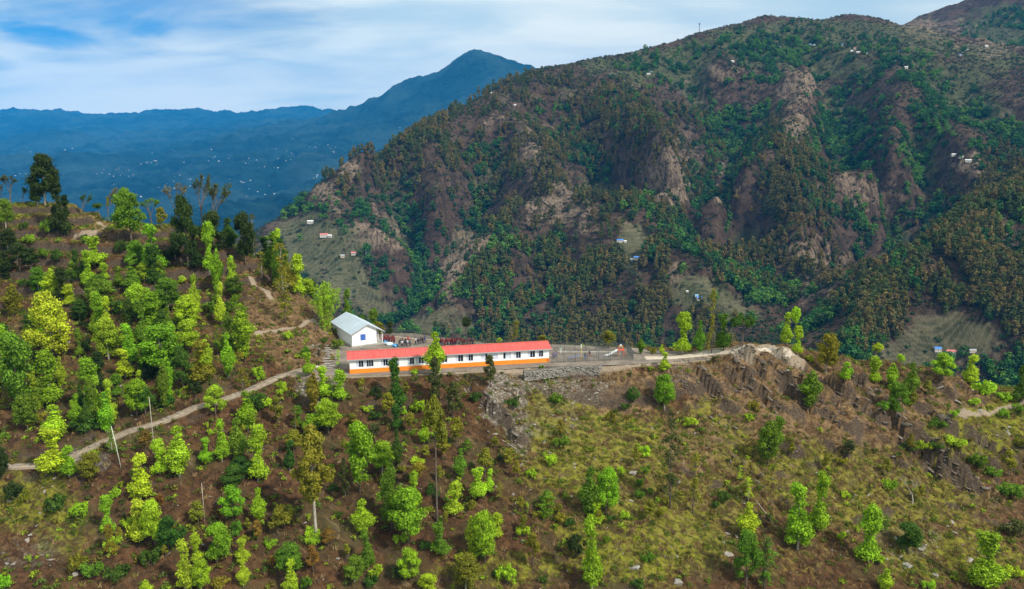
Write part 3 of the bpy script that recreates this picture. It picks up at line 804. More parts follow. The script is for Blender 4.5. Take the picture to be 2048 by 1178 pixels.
def trunk_mesh(name, H, r0, lumps, seed, lean=0.05, limbs=8, pale=False, top=0.9):
    rr = random.Random(seed)
    mb = MB()
    pts = [(0, 0, -0.5)]
    x = y = 0.0
    for i in range(1, 8):
        x += rr.uniform(-1, 1) * lean * H / 7; y += rr.uniform(-1, 1) * lean * H / 7
        pts.append((x, y, H * top * i / 7))
    mb.tube(pts, [r0 * (1.25 if i == 0 else 1) * (1 - 0.80 * i / 7) for i in range(8)], 7)
    for l in rr.sample(list(lumps), min(limbs, len(lumps))):
        z0 = max(0.15 * H, l[2] - rr.uniform(0.08, 0.22) * H)
        k = z0 / (H * top) * 7; i = int(min(6, k)); f = min(1, k - i)
        a = Vector(pts[i + 1 if i else 1]).lerp(Vector(pts[min(7, i + 1)]), f) if i == 0 else Vector(pts[i]).lerp(Vector(pts[i + 1]), f)
        b = Vector(l[:3]); m = a.lerp(b, 0.5) + Vector((0, 0, -0.06 * H * 0.4))
        rb = r0 * 0.45 * (1 - 0.6 * z0 / H)
        mb.tube([a, m, b], [rb, rb * 0.7, rb * 0.25], 5, cap=False)
    me = mb.mesh(name, True)
    me.materials.append(M_BARK_PALE if pale else M_BARK)
    return me
FORMS = {}
def add_form(kind, H, W, crown, trunk):
    FORMS.setdefault(kind, []).append((H, W, crown, trunk))
# lopped columnar fodder trees: clumps of new leaf stacked up a bare stem
for k in range(6):
    r = np.random.default_rng(40 + k)
    H = 8.0; lumps = []
    n = 16 + k
    for i in range(n):
        t = i / (n - 1)
        z = 1.2 + t * 6.2
        R_ = (0.95 + 0.35 * math.sin(t * 7 + k * 1.3)) * (1.0 - 0.35 * t) * (0.75 if k % 3 == 2 and 0.35 < t < 0.6 else 1)
        a = r.uniform(0, 6.28); q = R_ * r.uniform(0.25, 0.85)
        lumps.append((q * math.cos(a), q * math.sin(a), z + r.uniform(-.2, .2), R_ * r.uniform(0.55, 0.78)))
        if r.random() < 0.9:
            a += r.uniform(1.6, 3.6)
            lumps.append((q * math.cos(a), q * math.sin(a), z + r.uniform(-.4, .3), R_ * r.uniform(0.42, 0.62)))
    add_form('lime', H, 2.7, crown_mesh('column_crown', lumps, 240, 0.26, 400 + k, 0.66, M_LEAF, 0.85, 0.3, (0.3, 1.28)), trunk_mesh('column_trunk', H, 0.13, lumps, 500 + k, 0.05, 9, k % 2 == 0))
# broad, rounder crowns
for k in range(6):
    r = np.random.default_rng(80 + k)
    H = 8.0; lumps = []
    for i in range(44):
        t = r.uniform(0, 1) ** 0.8
        R_ = 2.05 * math.sin(math.pi * (0.16 + 0.80 * t)) ** 0.7
        a = r.uniform(0, 6.28); q = R_ * math.sqrt(r.uniform(0.12, 1)) * 0.9
        lumps.append((q * math.cos(a) * (1 + .2 * math.sin(k)), q * math.sin(a), 1.5 + t * 5.9, r.uniform(0.38, 0.85)))
    add_form('broad', H, 4.6, crown_mesh('broad_crown', lumps, 280, 0.27, 420 + k, 0.66, M_LEAF, 0.85, 0.3, (0.3, 1.28)), trunk_mesh('broad_trunk', H, 0.17, lumps, 520 + k, 0.05, 10, k % 3 == 0))
# long-needled pines: rounded cone on a tall bare stem
for k in range(4):
    r = np.random.default_rng(120 + k)
    H = 12.0; lumps = []
    zb = [4.2, 3.0, 7.6, 5.0][k]
    for i in range(58 if k != 2 else 34):
        t = r.uniform(0, 1) ** 0.85
        R_ = (2.9 if k != 2 else 2.5) * (1 - t) ** 0.62 * (0.35 + 0.65 * min(1, t * 4.0))
        a = r.uniform(0, 6.28); q = R_ * r.uniform(0.35, 1.0)
        lumps.append((q * math.cos(a), q * math.sin(a), zb + t * (11.5 - zb), r.uniform(0.45, 0.75)))
    add_form('pine', H, 6.0, crown_mesh('pine_crown', lumps, 230, 0.46, 440 + k, 0.40, M_NEEDLE, 0.9, 0.45, (0.3, 1.0)), trunk_mesh('pine_trunk', H, 0.20, lumps, 540 + k, 0.02, 12, k == 0, 0.97))
# small fuzzy pine saplings
for k in range(3):
    r = np.random.default_rng(150 + k)
    H = 4.5; lumps = []
    for i in range(20):
        t = r.uniform(0, 1)
        R_ = 1.05 * (1 - t) ** 0.55 * (0.45 + 0.55 * min(1, t * 3))
        a = r.uniform(0, 6.28); q = R_ * r.uniform(0.3, 1.0)
        lumps.append((q * math.cos(a), q * math.sin(a), 1.5 + t * 2.7, r.uniform(0.28, 0.45)))
    add_form('sapling', H, 2.4, crown_mesh('sapling_crown', lumps, 110, 0.34, 460 + k, 0.36, M_NEEDLE, 0.9, 0.4, (0.1, 1.0)), trunk_mesh('sapling_trunk', H, 0.06, lumps, 560 + k, 0.04, 5, False, 0.9))
# bushes
for k in range(5):
    r = np.random.default_rng(170 + k)
    lumps = []
    for i in range(13):
        a = r.uniform(0, 6.28); q = 1.2 * math.sqrt(r.uniform(0, 1))
        lumps.append((q * math.cos(a), q * math.sin(a), 0.35 + r.uniform(0, 1.25) * (1 - 0.35 * q), r.uniform(0.32, 0.58)))
    mb = MB()
    for l in lumps[:8]:
        mb.tube([(0, 0, -0.3), (l[0] * .5, l[1] * .5, l[2] * .4), l[:3]], [0.05, 0.035, 0.015], 4, cap=False)
    st = mb.mesh('bush_stems'); st.materials.append(M_BARK)
    add_form('bush', 2.2, 3.1, crown_mesh('bush_crown', lumps, 75, 0.27, 480 + k, 0.6, M_LEAF, 0.8), st)
def branching(seed, H, r0, leaves, lsize, spread=0.55, levels=4, fork=(2, 3), start=0.35):
    rr = random.Random(seed); mb = MB(); tips = []
    def grow(p, d, L, rad, lv):
        m = p + d * L * 0.5 + Vector((rr.uniform(-1, 1), rr.uniform(-1, 1), rr.uniform(-.3, .6))) * L * 0.08
        e = p + d * L
        mb.tube([p, m, e], [rad, rad * 0.82, rad * 0.62], 5 if lv < 2 else 4, cap=False)
        tips.append((e, lv))
        if lv >= levels: return
        for i in range(rr.randint(*fork)):
            nd = (d + Vector((rr.uniform(-1, 1), rr.uniform(-1, 1), rr.uniform(-0.25, 0.75))) * spread).normalized()
            grow(e, nd, L * rr.uniform(0.52, 0.78), rad * 0.6, lv + 1)
    grow(Vector((0, 0, -0.4)), Vector((rr.uniform(-.08, .08), rr.uniform(-.08, .08), 1)).normalized(), H * start, r0, 0)
    zmax = max(t[0].z for t in tips); s = H / zmax
    mb.v = [(v[0] * s, v[1] * s, v[2] * s) for v in mb.v]
    lumps = [(t[0].x * s, t[0].y * s, t[0].z * s, lsize) for t in tips if t[1] >= 2]
    return mb, lumps
for k in range(4):
    mb, lumps = branching(600 + k, 9.0, 0.16, True, 0.5, 0.5, 4, (2, 3), 0.30)
    st = mb.mesh('sparse_branches', True); st.materials.append(M_BARK)
    add_form('sparse', 9.0, 4.5, crown_mesh('sparse_crown', lumps, 22, 0.26, 610 + k, 0.5, M_LEAF, 0.8, 0.2, (0.1, 1.1)), st)
for k in range(4):
    r = np.random.default_rng(660 + k); H = 9.0; lumps = []
    for i in range(46):
        t = r.uniform(0, 1); R_ = 1.5 * (1.1 - .65 * t) * (.55 + .45 * math.sin(t * 9 + k)); a = r.uniform(0, 6.28); q = R_ * r.uniform(.3, 1)
        lumps.append((q * math.cos(a), q * math.sin(a), 1.3 + t * 7.4, r.uniform(.3, .6)))
    add_form('wispy', H, 3.4, crown_mesh('wispy_crown', lumps, 34, 0.24, 670 + k, 0.5, M_LEAF, 0.8, 0.2, (0.05, 1.15)), trunk_mesh('wispy_trunk', H, 0.11, lumps, 680 + k, 0.04, 20, k == 0, 0.97))
for k in range(2):
    mb, lumps = branching(630 + k, 7.0, 0.15, False, 0.3, 0.6, 5, (2, 3), 0.32)
    st = mb.mesh('bare_branches', True); st.materials.append(M_BARK_PALE if k else M_BARK)
    add_form('bare', 7.0, 4.5, None, st)
# flat-topped tree on the knoll
r = np.random.default_rng(190)
lumps = []
for i in range(34):
    a = r.uniform(0, 6.28); q = 4.0 * math.sqrt(r.uniform(0.02, 1))
    lumps.append((q * math.cos(a), q * math.sin(a), 4.9 - 0.10 * q * q * 0.5 + r.uniform(-.5, .7), r.uniform(0.55, 0.9)))
add_form('flat', 6.2, 9.0, crown_mesh('flat_crown', lumps, 110, 0.36, 490, 0.6, M_LEAF, 0.6), trunk_mesh('flat_trunk', 5.6, 0.26, lumps, 590, 0.06, 14, False, 0.85))
# round lollipop crown on a long stem
lumps = []
for i in range(30):
    d = r.normal(size=3); d /= np.linalg.norm(d)
    q = 1.3 * r.uniform(0.3, 1)
    lumps.append((d[0] * q, d[1] * q, 6.3 + d[2] * q * 1.1, r.uniform(0.45, 0.7)))
add_form('lollipop', 8.0, 3.6, crown_mesh('round_crown', lumps, 100, 0.32, 495, 0.6, M_LEAF, 0.9), trunk_mesh('round_trunk', 7.0, 0.11, lumps, 595, 0.02, 6))
# bamboo
mb = MB(); lumps = []
rr = random.Random(77)
for i in range(70):
    a = rr.uniform(0, 6.28); b = rr.uniform(0.05, 1); h = rr.uniform(5.5, 9.5)
    x0, y0 = 0.8 * b * math.cos(a), 0.8 * b * math.sin(a)
    pts = [(x0, y0, -0.3)]
    for s in (0.3, 0.6, 0.85, 1.0):
        pts.append((x0 + math.cos(a) * b * 2.6 * s ** 2.2, y0 + math.sin(a) * b * 2.6 * s ** 2.2, h * (s - 0.10 * b * s ** 3)))
        if s > 0.35 or rr.random() < 0.4:
            for q in range(2):
                lumps.append((pts[-1][0] + rr.uniform(-.4, .4), pts[-1][1] + rr.uniform(-.4, .4), pts[-1][2] - rr.uniform(0, 1.4), rr.uniform(0.35, 0.6)))
    mb.tube(pts, [0.045, 0.042, 0.036, 0.024, 0.008], 5, cap=False)
st = mb.mesh('bamboo_canes', True); st.materials.append(simple_mat('bamboo_cane', (0.27, 0.26, 0.06), 0.6, 0.25, 2.0))
add_form('bamboo', 9.0, 6.0, crown_mesh('bamboo_leaves', lumps, 26, 0.34, 499, 0.30, M_LEAF, 0.9, 0.0, (0.1, 1.1)), st)

PAL = {'lime': (0.320, 0.470, 0.020), 'yellow': (0.310, 0.420, 0.022), 'green': (0.118, 0.215, 0.014), 'bright': (0.205, 0.365, 0.014), 'dark': (0.034, 0.060, 0.010), 'olive': (0.200, 0.195, 0.016),
       'deep': (0.058, 0.120, 0.012), 'dull': (0.085, 0.100, 0.026), 'rust': (0.200, 0.120, 0.018), 'grey': (0.120, 0.120, 0.060)}
CNAME = {'lime': 'lime-green', 'yellow': 'yellow-green', 'green': 'mid-green', 'bright': 'bright green', 'dark': 'dark green', 'olive': 'olive', 'deep': 'deep green', 'dull': 'dull green', 'rust': 'rusty olive', 'grey': 'greyish'}
KNAME = {'lime': ('columnar_tree', 'columnar tree', 'tree'), 'broad': ('broadleaf_tree', 'broad-crowned tree', 'tree'), 'pine': ('pine_tree', 'pine tree', 'tree'), 'sapling': ('pine_sapling', 'fuzzy pine sapling', 'sapling'),
         'bush': ('bush', 'leafy bush', 'bush'), 'sparse': ('sparse_tree', 'thin-leaved tree', 'tree'), 'wispy': ('wispy_tree', 'wispy thin-leaved tree', 'tree'), 'bare': ('bare_tree', 'leafless branching tree', 'tree'), 'flat': ('flat_topped_tree', 'flat-topped spreading tree', 'tree'),
         'lollipop': ('round_crowned_tree', 'round-crowned long-stemmed tree', 'tree'), 'bamboo': ('bamboo_clump', 'tall bamboo clump', 'bamboo')}

# ------------------------------------------------------------------ every tree and bush of the near hill
# (crop factor, x offset, y offset) then x, top, base, width, form, colour in that crop
CROPS = []
def crop(f, ox, oy, rows):
    for x, t, b, w, k, c in rows:
        CROPS.append((x / f + ox, t / f + oy, b / f + oy, w / f, k, c))
crop(3.68, 0, 300, [
    (85, 210, 400, 110, 'sparse', 'dull'), (20, 270, 400, 70, 'sparse', 'dull'), (170, 280, 395, 70, 'sparse', 'dark'), (330, 60, 410, 200, 'broad', 'dark'), (275, 130, 410, 90, 'lime', 'dark'), (430, 200, 640, 130, 'lime', 'dark'), (485, 350, 500, 70, 'lime', 'dark'),
    (610, 350, 495, 90, 'sparse', 'deep'), (725, 400, 497, 75, 'lollipop', 'deep'), (800, 370, 545, 70, 'sparse', 'olive'), (870, 310, 545, 95, 'sparse', 'grey'), (970, 320, 690, 210, 'broad', 'green'), (1110, 380, 565, 120, 'sparse', 'green'),
    (1190, 440, 590, 115, 'sapling', 'olive'), (1310, 210, 520, 160, 'sparse', 'grey'), (1490, 150, 530, 120, 'sparse', 'dull'), (1580, 200, 530, 180, 'sparse', 'dull'), (1785, 370, 560, 115, 'bare', 'grey'),
    (1385, 400, 860, 180, 'broad', 'dark'), (1580, 490, 790, 210, 'broad', 'dark'), (1690, 520, 730, 120, 'lime', 'deep'), (1810, 490, 850, 160, 'broad', 'dark'), (1870, 480, 770, 100, 'sparse', 'dull'),
    (45, 380, 590, 120, 'broad', 'green'), (350, 500, 615, 110, 'bush', 'green'), (210, 610, 695, 110, 'bush', 'bright'), (700, 660, 865, 150, 'lime', 'lime'), (1140, 600, 960, 160, 'lime', 'bright'), (1010, 690, 870, 150, 'broad', 'green'),
    (430, 720, 830, 100, 'bush', 'deep'), (550, 780, 870, 90, 'bush', 'green'), (775, 850, 970, 110, 'lime', 'lime'), (290, 900, 1085, 130, 'broad', 'green'), (390, 890, 1105, 125, 'lime', 'lime'), (520, 900, 1005, 95, 'broad', 'deep'),
    (735, 940, 1155, 200, 'broad', 'green'), (880, 880, 1015, 95, 'lime', 'green'), (975, 820, 1065, 115, 'lime', 'green'), (1065, 840, 985, 110, 'broad', 'yellow'), (1165, 830, 975, 120, 'broad', 'green'), (100, 1010, 1178, 95, 'lime', 'olive'),
    (510, 1000, 1145, 100, 'lime', 'lime'), (725, 1070, 1190, 100, 'lime', 'lime'), (1110, 1060, 1210, 125, 'lime', 'lime'), (1230, 960, 1115, 180, 'broad', 'green'), (1600, 850, 965, 105, 'broad', 'deep'), (1345, 930, 995, 60, 'bush', 'lime'),
    (1425, 915, 985, 60, 'bush', 'green'), (1600, 1010, 1125, 85, 'lime', 'green'), (1730, 950, 1085, 165, 'broad', 'deep'), (1720, 840, 935, 65, 'lime', 'lime'), (1390, 1090, 1210, 185, 'broad', 'lime'), (1690, 1100, 1185, 115, 'bush', 'green'),
    (60, 600, 770, 140, 'broad', 'dark'), (150, 720, 905, 160, 'broad', 'dark'), (40, 760, 965, 130, 'lime', 'dark'), (230, 740, 885, 130, 'broad', 'dark'), (620, 830, 960, 90, 'lime', 'deep'), (1450, 780, 900, 110, 'broad', 'dark'),
    (1290, 640, 800, 90, 'lime', 'dark'), (900, 640, 760, 80, 'bush', 'deep'), (1230, 700, 830, 70, 'bush', 'dark'), (330, 700, 800, 80, 'bush', 'green'), (180, 520, 600, 70, 'bush', 'deep'), (620, 610, 690, 60, 'bush', 'deep')])
crop(2.945, 0, 560, [
    (320, 115, 480, 230, 'broad', 'yellow'), (130, 350, 785, 220, 'broad', 'green'), (20, 300, 640, 110, 'lime', 'bright'), (30, 560, 755, 100, 'sparse', 'olive'), (300, 430, 745, 150, 'lime', 'bright'), (330, 750, 965, 140, 'lime', 'lime'),
    (320, 900, 1155, 135, 'lime', 'lime'), (410, 990, 1160, 95, 'lime', 'bright'), (550, 470, 775, 130, 'lime', 'bright'), (80, 40, 215, 95, 'lime', 'olive'), (310, 10, 130, 95, 'lime', 'green'), (410, 40, 130, 85, 'lime', 'lime'),
    (585, 95, 315, 95, 'lime', 'lime'), (620, 10, 210, 180, 'broad', 'green'), (900, 85, 295, 130, 'lime', 'bright'), (990, 10, 190, 145, 'broad', 'green'), (800, 110, 185, 65, 'bush', 'dull'), (1110, 110, 295, 165, 'broad', 'lime'),
    (640, 250, 475, 155, 'broad', 'yellow'), (750, 270, 425, 125, 'lime', 'lime'), (1120, 250, 430, 165, 'broad', 'lime'), (960, 280, 570, 245, 'broad', 'bright'), (1190, 380, 605, 125, 'lime', 'olive'), (740, 420, 585, 115, 'lime', 'lime'),
    (810, 600, 805, 155, 'broad', 'bright'), (960, 560, 725, 95, 'sapling', 'olive'), (690, 560, 685, 85, 'lime', 'green'), (1080, 420, 645, 125, 'broad', 'deep'), (1440, 170, 485, 135, 'lime', 'bright'), (1330, 230, 405, 90, 'sparse', 'green'),
    (1680, -60, 255, 150, 'sparse', 'olive'), (1310, 320, 440, 85, 'bush', 'green'), (1700, 290, 355, 60, 'bush', 'lime'), (1430, 430, 665, 105, 'sparse', 'olive'), (1520, 490, 590, 85, 'bush', 'lime'), (1800, 390, 445, 65, 'bush', 'green'),
    (1270, 640, 805, 115, 'broad', 'yellow'), (1460, 670, 895, 125, 'lime', 'bright'), (1530, 680, 765, 75, 'lime', 'deep'), (1640, 690, 865, 95, 'sapling', 'olive'), (1740, 760, 885, 65, 'sparse', 'olive'), (1655, 590, 675, 60, 'bush', 'lime'),
    (440, 710, 805, 85, 'lime', 'lime'), (480, 800, 885, 200, 'bush', 'deep'), (590, 830, 885, 85, 'bush', 'deep'), (200, 760, 855, 150, 'bush', 'olive'), (30, 890, 945, 65, 'bush', 'green'), (860, 890, 1035, 95, 'sapling', 'rust'),
    (540, 1020, 1175, 135, 'broad', 'olive'), (660, 880, 1015, 120, 'sparse', 'green'), (945, 945, 1155, 90, 'lime', 'lime'), (1060, 870, 1165, 130, 'lime', 'lime'), (1210, 945, 1085, 72, 'lime', 'bright'), (1310, 840, 1075, 80, 'lime', 'bright'),
    (1250, 860, 915, 62, 'bush', 'yellow'), (1400, 830, 935, 95, 'bush', 'olive'), (1520, 865, 1190, 115, 'lime', 'lime'), (1830, 800, 935, 82, 'lime', 'bright'), (1740, 890, 1005, 95, 'sapling', 'olive'), (1420, 1050, 1165, 135, 'broad', 'deep'),
    (10, 1010, 1185, 95, 'broad', 'dark'), (470, 130, 250, 110, 'broad', 'deep'), (490, 320, 420, 90, 'bush', 'dark'), (180, 210, 330, 100, 'broad', 'deep'), (860, 420, 560, 110, 'broad', 'deep'), (700, 90, 200, 70, 'bush', 'deep'), (1240, 110, 200, 90, 'bush', 'green'),
    (1390, 60, 140, 70, 'bush', 'green'), (100, 560, 690, 80, 'lime', 'deep'), (1150, 590, 680, 90, 'bush', 'dark'), (1000, 660, 740, 80, 'bush', 'deep')])
crop(3.2, 0, 880, [
    (905, 115, 390, 135, 'lime', 'lime'), (900, 390, 640, 125, 'lime', 'yellow'), (1000, 395, 700, 150, 'broad', 'lime'), (690, 360, 605, 90, 'lime', 'lime'), (720, 600, 705, 115, 'bush', 'lime'), (520, 370, 490, 135, 'bush', 'bright'),
    (160, 300, 395, 85, 'bush', 'olive'), (350, 320, 455, 165, 'bush', 'deep'), (740, 300, 375, 72, 'bush', 'lime'), (800, 380, 525, 95, 'sparse', 'dull'), (830, 470, 565, 95, 'bush', 'lime'), (1270, 400, 565, 125, 'sapling', 'olive'),
    (1490, 310, 520, 145, 'broad', 'bright'), (1510, 510, 610, 85, 'bush', 'green'), (1660, 320, 530, 100, 'lime', 'bright'), (1500, 180, 325, 180, 'broad', 'deep'), (1780, 440, 625, 145, 'sapling', 'olive'), (1740, 620, 695, 92, 'bush', 'lime'),
    (1650, 520, 655, 85, 'sapling', 'rust'), (1390, 540, 800, 170, 'broad', 'bright'), (1555, 640, 790, 75, 'lime', 'yellow'), (1190, 660, 975, 120, 'lime', 'yellow'), (1265, 600, 790, 85, 'lime', 'lime'), (1290, 770, 980, 125, 'broad', 'bright'),
    (600, 750, 880, 145, 'bush', 'green'), (740, 770, 885, 180, 'bush', 'deep'), (970, 660, 800, 145, 'bush', 'deep'), (1080, 500, 725, 135, 'broad', 'deep'), (940, 905, 1020, 125, 'lime', 'lime'), (1560, 780, 940, 82, 'lime', 'yellow'),
    (1850, 680, 860, 180, 'broad', 'green'), (1860, 780, 985, 92, 'lime', 'lime'), (1960, 860, 955, 72, 'bush', 'green'), (1750, 740, 805, 95, 'bush', 'rust'), (1420, 880, 945, 150, 'bush', 'olive'), (480, 690, 835, 85, 'bush', 'olive'),
    (100, 250, 385, 135, 'bush', 'dark'), (40, 840, 960, 110, 'bush', 'bright'), (1150, 520, 640, 90, 'bush', 'deep')])
crop(2.69, 560, 740, [
    (195, 335, 905, 265, 'pine', 'olive'), (430, 310, 655, 185, 'broad', 'bright'), (550, 390, 560, 130, 'broad', 'lime'), (845, 185, 825, 145, 'pine2', 'olive'), (930, 80, 265, 115, 'pine', 'dull'), (950, 260, 430, 95, 'sapling', 'olive'),
    (625, -40, 200, 85, 'lime', 'deep'), (630, 190, 315, 72, 'lime', 'deep'), (635, 330, 525, 65, 'lime', 'deep'), (230, 0, 155, 85, 'lime', 'lime'), (260, 170, 355, 140, 'broad', 'bright'), (170, 250, 365, 75, 'lime', 'bright'),
    (320, 10, 165, 85, 'lime', 'lime'), (430, 30, 85, 55, 'bush', 'olive'), (515, 80, 155, 65, 'bush', 'dark'), (475, 180, 225, 75, 'bush', 'lime'), (580, 130, 250, 95, 'sapling', 'olive'), (730, 160, 240, 42, 'lime', 'green'),
    (700, 230, 340, 85, 'sapling', 'olive'), (775, 280, 395, 65, 'lime', 'bright'), (670, 200, 245, 45, 'lime', 'lime'), (400, 240, 320, 95, 'sapling', 'olive'), (600, 550, 850, 125, 'broad', 'green'), (690, 660, 930, 230, 'broad', 'bright'),
    (725, 560, 745, 62, 'lime', 'lime'), (740, 500, 625, 145, 'sapling', 'olive'), (875, 360, 490, 92, 'sapling', 'olive'), (785, 410, 478, 72, 'sapling', 'olive'), (940, 600, 780, 92, 'lime', 'yellow'), (970, 430, 590, 65, 'lime', 'green'),
    (1005, 380, 465, 72, 'sapling', 'green'), (1100, 430, 565, 112, 'sapling', 'olive'), (1155, 360, 440, 55, 'sapling', 'olive'), (1230, 430, 530, 82, 'sapling', 'olive'), (1070, 540, 695, 85, 'lime', 'lime'), (1130, 540, 665, 55, 'lime', 'lime'),
    (1180, 610, 710, 85, 'sparse', 'olive'), (1030, 690, 755, 55, 'bush', 'olive'), (1100, 770, 1035, 150, 'broad', 'bright'), (1165, 780, 905, 85, 'lime', 'lime'), (1035, 800, 1010, 75, 'lime', 'yellow'), (440, 710, 890, 112, 'lime', 'lime'),
    (475, 870, 1075, 75, 'lime', 'green'), (400, 1010, 1155, 115, 'broad', 'green'), (490, 1080, 1165, 85, 'bush', 'deep'), (700, 970, 1140, 115, 'broad', 'bright'), (640, 1020, 1125, 85, 'bush', 'dark'), (860, 830, 1000, 85, 'lime', 'green'),
    (785, 890, 965, 62, 'bush', 'deep'), (1000, 1010, 1190, 150, 'broad', 'olive'), (970, 970, 1045, 55, 'bush', 'lime'), (1220, 1040, 1155, 112, 'bush', 'lime'), (800, 1110, 1210, 150, 'broad', 'lime'), (1365, 870, 1075, 92, 'sapling', 'olive'),
    (1295, 680, 765, 62, 'sapling', 'olive'), (1310, 780, 895, 65, 'sapling', 'olive'), (1430, 660, 790, 112, 'sapling', 'green'), (1460, 430, 515, 72, 'bush', 'lime'), (1355, 520, 585, 52, 'bush', 'lime'), (180, 950, 1085, 92, 'sapling', 'rust'),
    (260, 860, 955, 100, 'sapling', 'rust'), (170, 830, 905, 92, 'bush', 'lime'), (75, 330, 455, 105, 'sapling', 'olive'), (95, 200, 305, 62, 'lime', 'green'), (355, 480, 705, 70, 'pine', 'dull'), (515, 290, 400, 90, 'sapling', 'dull'), (30, 700, 850, 80, 'bush', 'olive'),
    (320, 750, 800, 50, 'bush', 'deep'), (820, 600, 690, 60, 'bush', 'deep'), (1190, 440, 490, 45, 'bush', 'dark')])
crop(2.69, 1080, 740, [
    (670, 40, 225, 115, 'broad', 'bright'), (505, 80, 175, 65, 'bush', 'deep'), (455, 170, 215, 55, 'bush', 'deep'), (560, 400, 460, 75, 'bush', 'lime'), (700, 250, 750, 150, 'sparse', 'dull'), (820, 450, 775, 120, 'sparse', 'olive'),
    (260, 535, 795, 115, 'lime', 'green'), (355, 535, 780, 135, 'broad', 'bright'), (300, 720, 830, 65, 'lime', 'lime'), (200, 850, 995, 92, 'bush', 'dark'), (280, 820, 1190, 115, 'lime', 'bright'), (440, 510, 565, 52, 'bush', 'lime'),
    (565, 500, 555, 62, 'bush', 'green'), (535, 570, 625, 45, 'bush', 'green'), (590, 630, 668, 38, 'bush', 'green'), (540, 640, 695, 52, 'bush', 'green'), (585, 710, 810, 92, 'sapling', 'olive'), (655, 730, 790, 55, 'bush', 'olive'),
    (460, 750, 805, 62, 'bush', 'lime'), (1225, 300, 510, 135, 'broad', 'green'), (1280, 260, 395, 72, 'lime', 'green'), (1450, 30, 225, 112, 'lime', 'green'), (1150, 150, 225, 65, 'bush', 'olive'), (1120, 590, 715, 72, 'sparse', 'lime'),
    (1075, 520, 600, 50, 'sparse', 'lime'), (1110, 720, 905, 112, 'lime', 'lime'), (1110, 890, 1178, 145, 'broad', 'green'), (1200, 920, 1185, 120, 'sparse', 'dull'), (1385, 630, 970, 140, 'lime', 'bright'), (50, 660, 755, 112, 'sapling', 'olive'),
    (360, 880, 935, 45, 'bush', 'green'), (945, 700, 745, 45, 'bush', 'deep'), (520, 1120, 1178, 90, 'bush', 'deep'), (380, 210, 280, 60, 'bush', 'olive')])
crop(2.19, 1500, 640, [
    (305, 680, 925, 78, 'lime', 'bright'), (515, 815, 1065, 112, 'lime', 'bright'), (590, 860, 945, 65, 'sparse', 'green'), (685, 890, 1015, 112, 'broad', 'deep'), (595, 1095, 1190, 82, 'lime', 'lime'), (1030, 945, 1190, 122, 'lime', 'bright'),
    (610, 670, 745, 68, 'bush', 'bright'), (600, 610, 685, 52, 'sapling', 'olive'), (430, 530, 625, 62, 'sapling', 'dull'), (710, 690, 805, 95, 'bare', 'grey'), (330, 70, 240, 95, 'broad', 'olive'), (415, 190, 265, 55, 'lime', 'lime'),
    (545, 165, 275, 65, 'lime', 'lime'), (550, 110, 200, 52, 'lollipop', 'lime'), (615, 200, 315, 62, 'lime', 'bright'), (660, 155, 240, 38, 'lollipop', 'lime'), (705, 195, 345, 62, 'lime', 'green'), (840, 160, 265, 92, 'broad', 'lime'),
    (965, 165, 285, 68, 'lime', 'lime'), (1030, 255, 335, 82, 'bush', 'lime'), (990, 270, 315, 62, 'bush', 'lime'), (640, 300, 435, 92, 'broad', 'green'), (695, 345, 375, 52, 'bush', 'lime'), (820, 420, 475, 82, 'bush', 'green'),
    (905, 500, 555, 92, 'bush', 'lime'), (1110, 310, 355, 72, 'bush', 'lime'), (1185, 215, 355, 52, 'lime', 'deep'), (1180, 360, 405, 62, 'bush', 'green'), (1112, 380, 435, 48, 'bush', 'bright'), (1130, 570, 685, 82, 'sapling', 'olive'),
    (1000, 570, 645, 92, 'bush', 'green'), (1070, 640, 685, 92, 'bush', 'green'), (1140, 700, 765, 132, 'bush', 'green'), (1150, 870, 925, 122, 'bush', 'dull'), (415, 745, 785, 48, 'bush', 'lime'), (400, 920, 955, 42, 'bush', 'lime'),
    (890, 390, 435, 45, 'bush', 'lime'), (980, 340, 375, 62, 'bush', 'lime'), (775, 270, 325, 52, 'sapling', 'olive'), (1160, 1060, 1125, 82, 'bush', 'lime'), (60, 960, 1190, 110, 'sparse', 'green'), (780, 1130, 1185, 62, 'bush', 'lime'),
    (1190, 500, 560, 70, 'bush', 'olive')])
crop(3.15, 1050, 560, [
    (990, 215, 468, 110, 'lime', 'lime'), (1100, 265, 468, 68, 'lime', 'green'), (1175, 80, 465, 85, 'sparse', 'olive'), (1250, 235, 450, 85, 'lime', 'green'), (1370, 220, 415, 175, 'flat', 'deep'), (1650, 220, 415, 75, 'lime', 'yellow'), (1690, 185, 425, 62, 'lollipop', 'lime'),
    (1715, 300, 475, 68, 'lime', 'lime'), (2020, 520, 625, 75, 'bush', 'bright'), (525, 320, 418, 112, 'broad', 'olive'), (730, 375, 465, 75, 'lime', 'green'), (860, 410, 465, 65, 'lime', 'lime'), (880, 470, 585, 65, 'lime', 'lime'), (800, 420, 465, 60, 'bush', 'olive'),
    (1150, 340, 466, 65, 'sparse', 'olive'), (105, 540, 582, 34, 'bush', 'green'), (1790, 470, 520, 60, 'bush', 'yellow'), (640, 390, 430, 60, 'sparse', 'olive')])
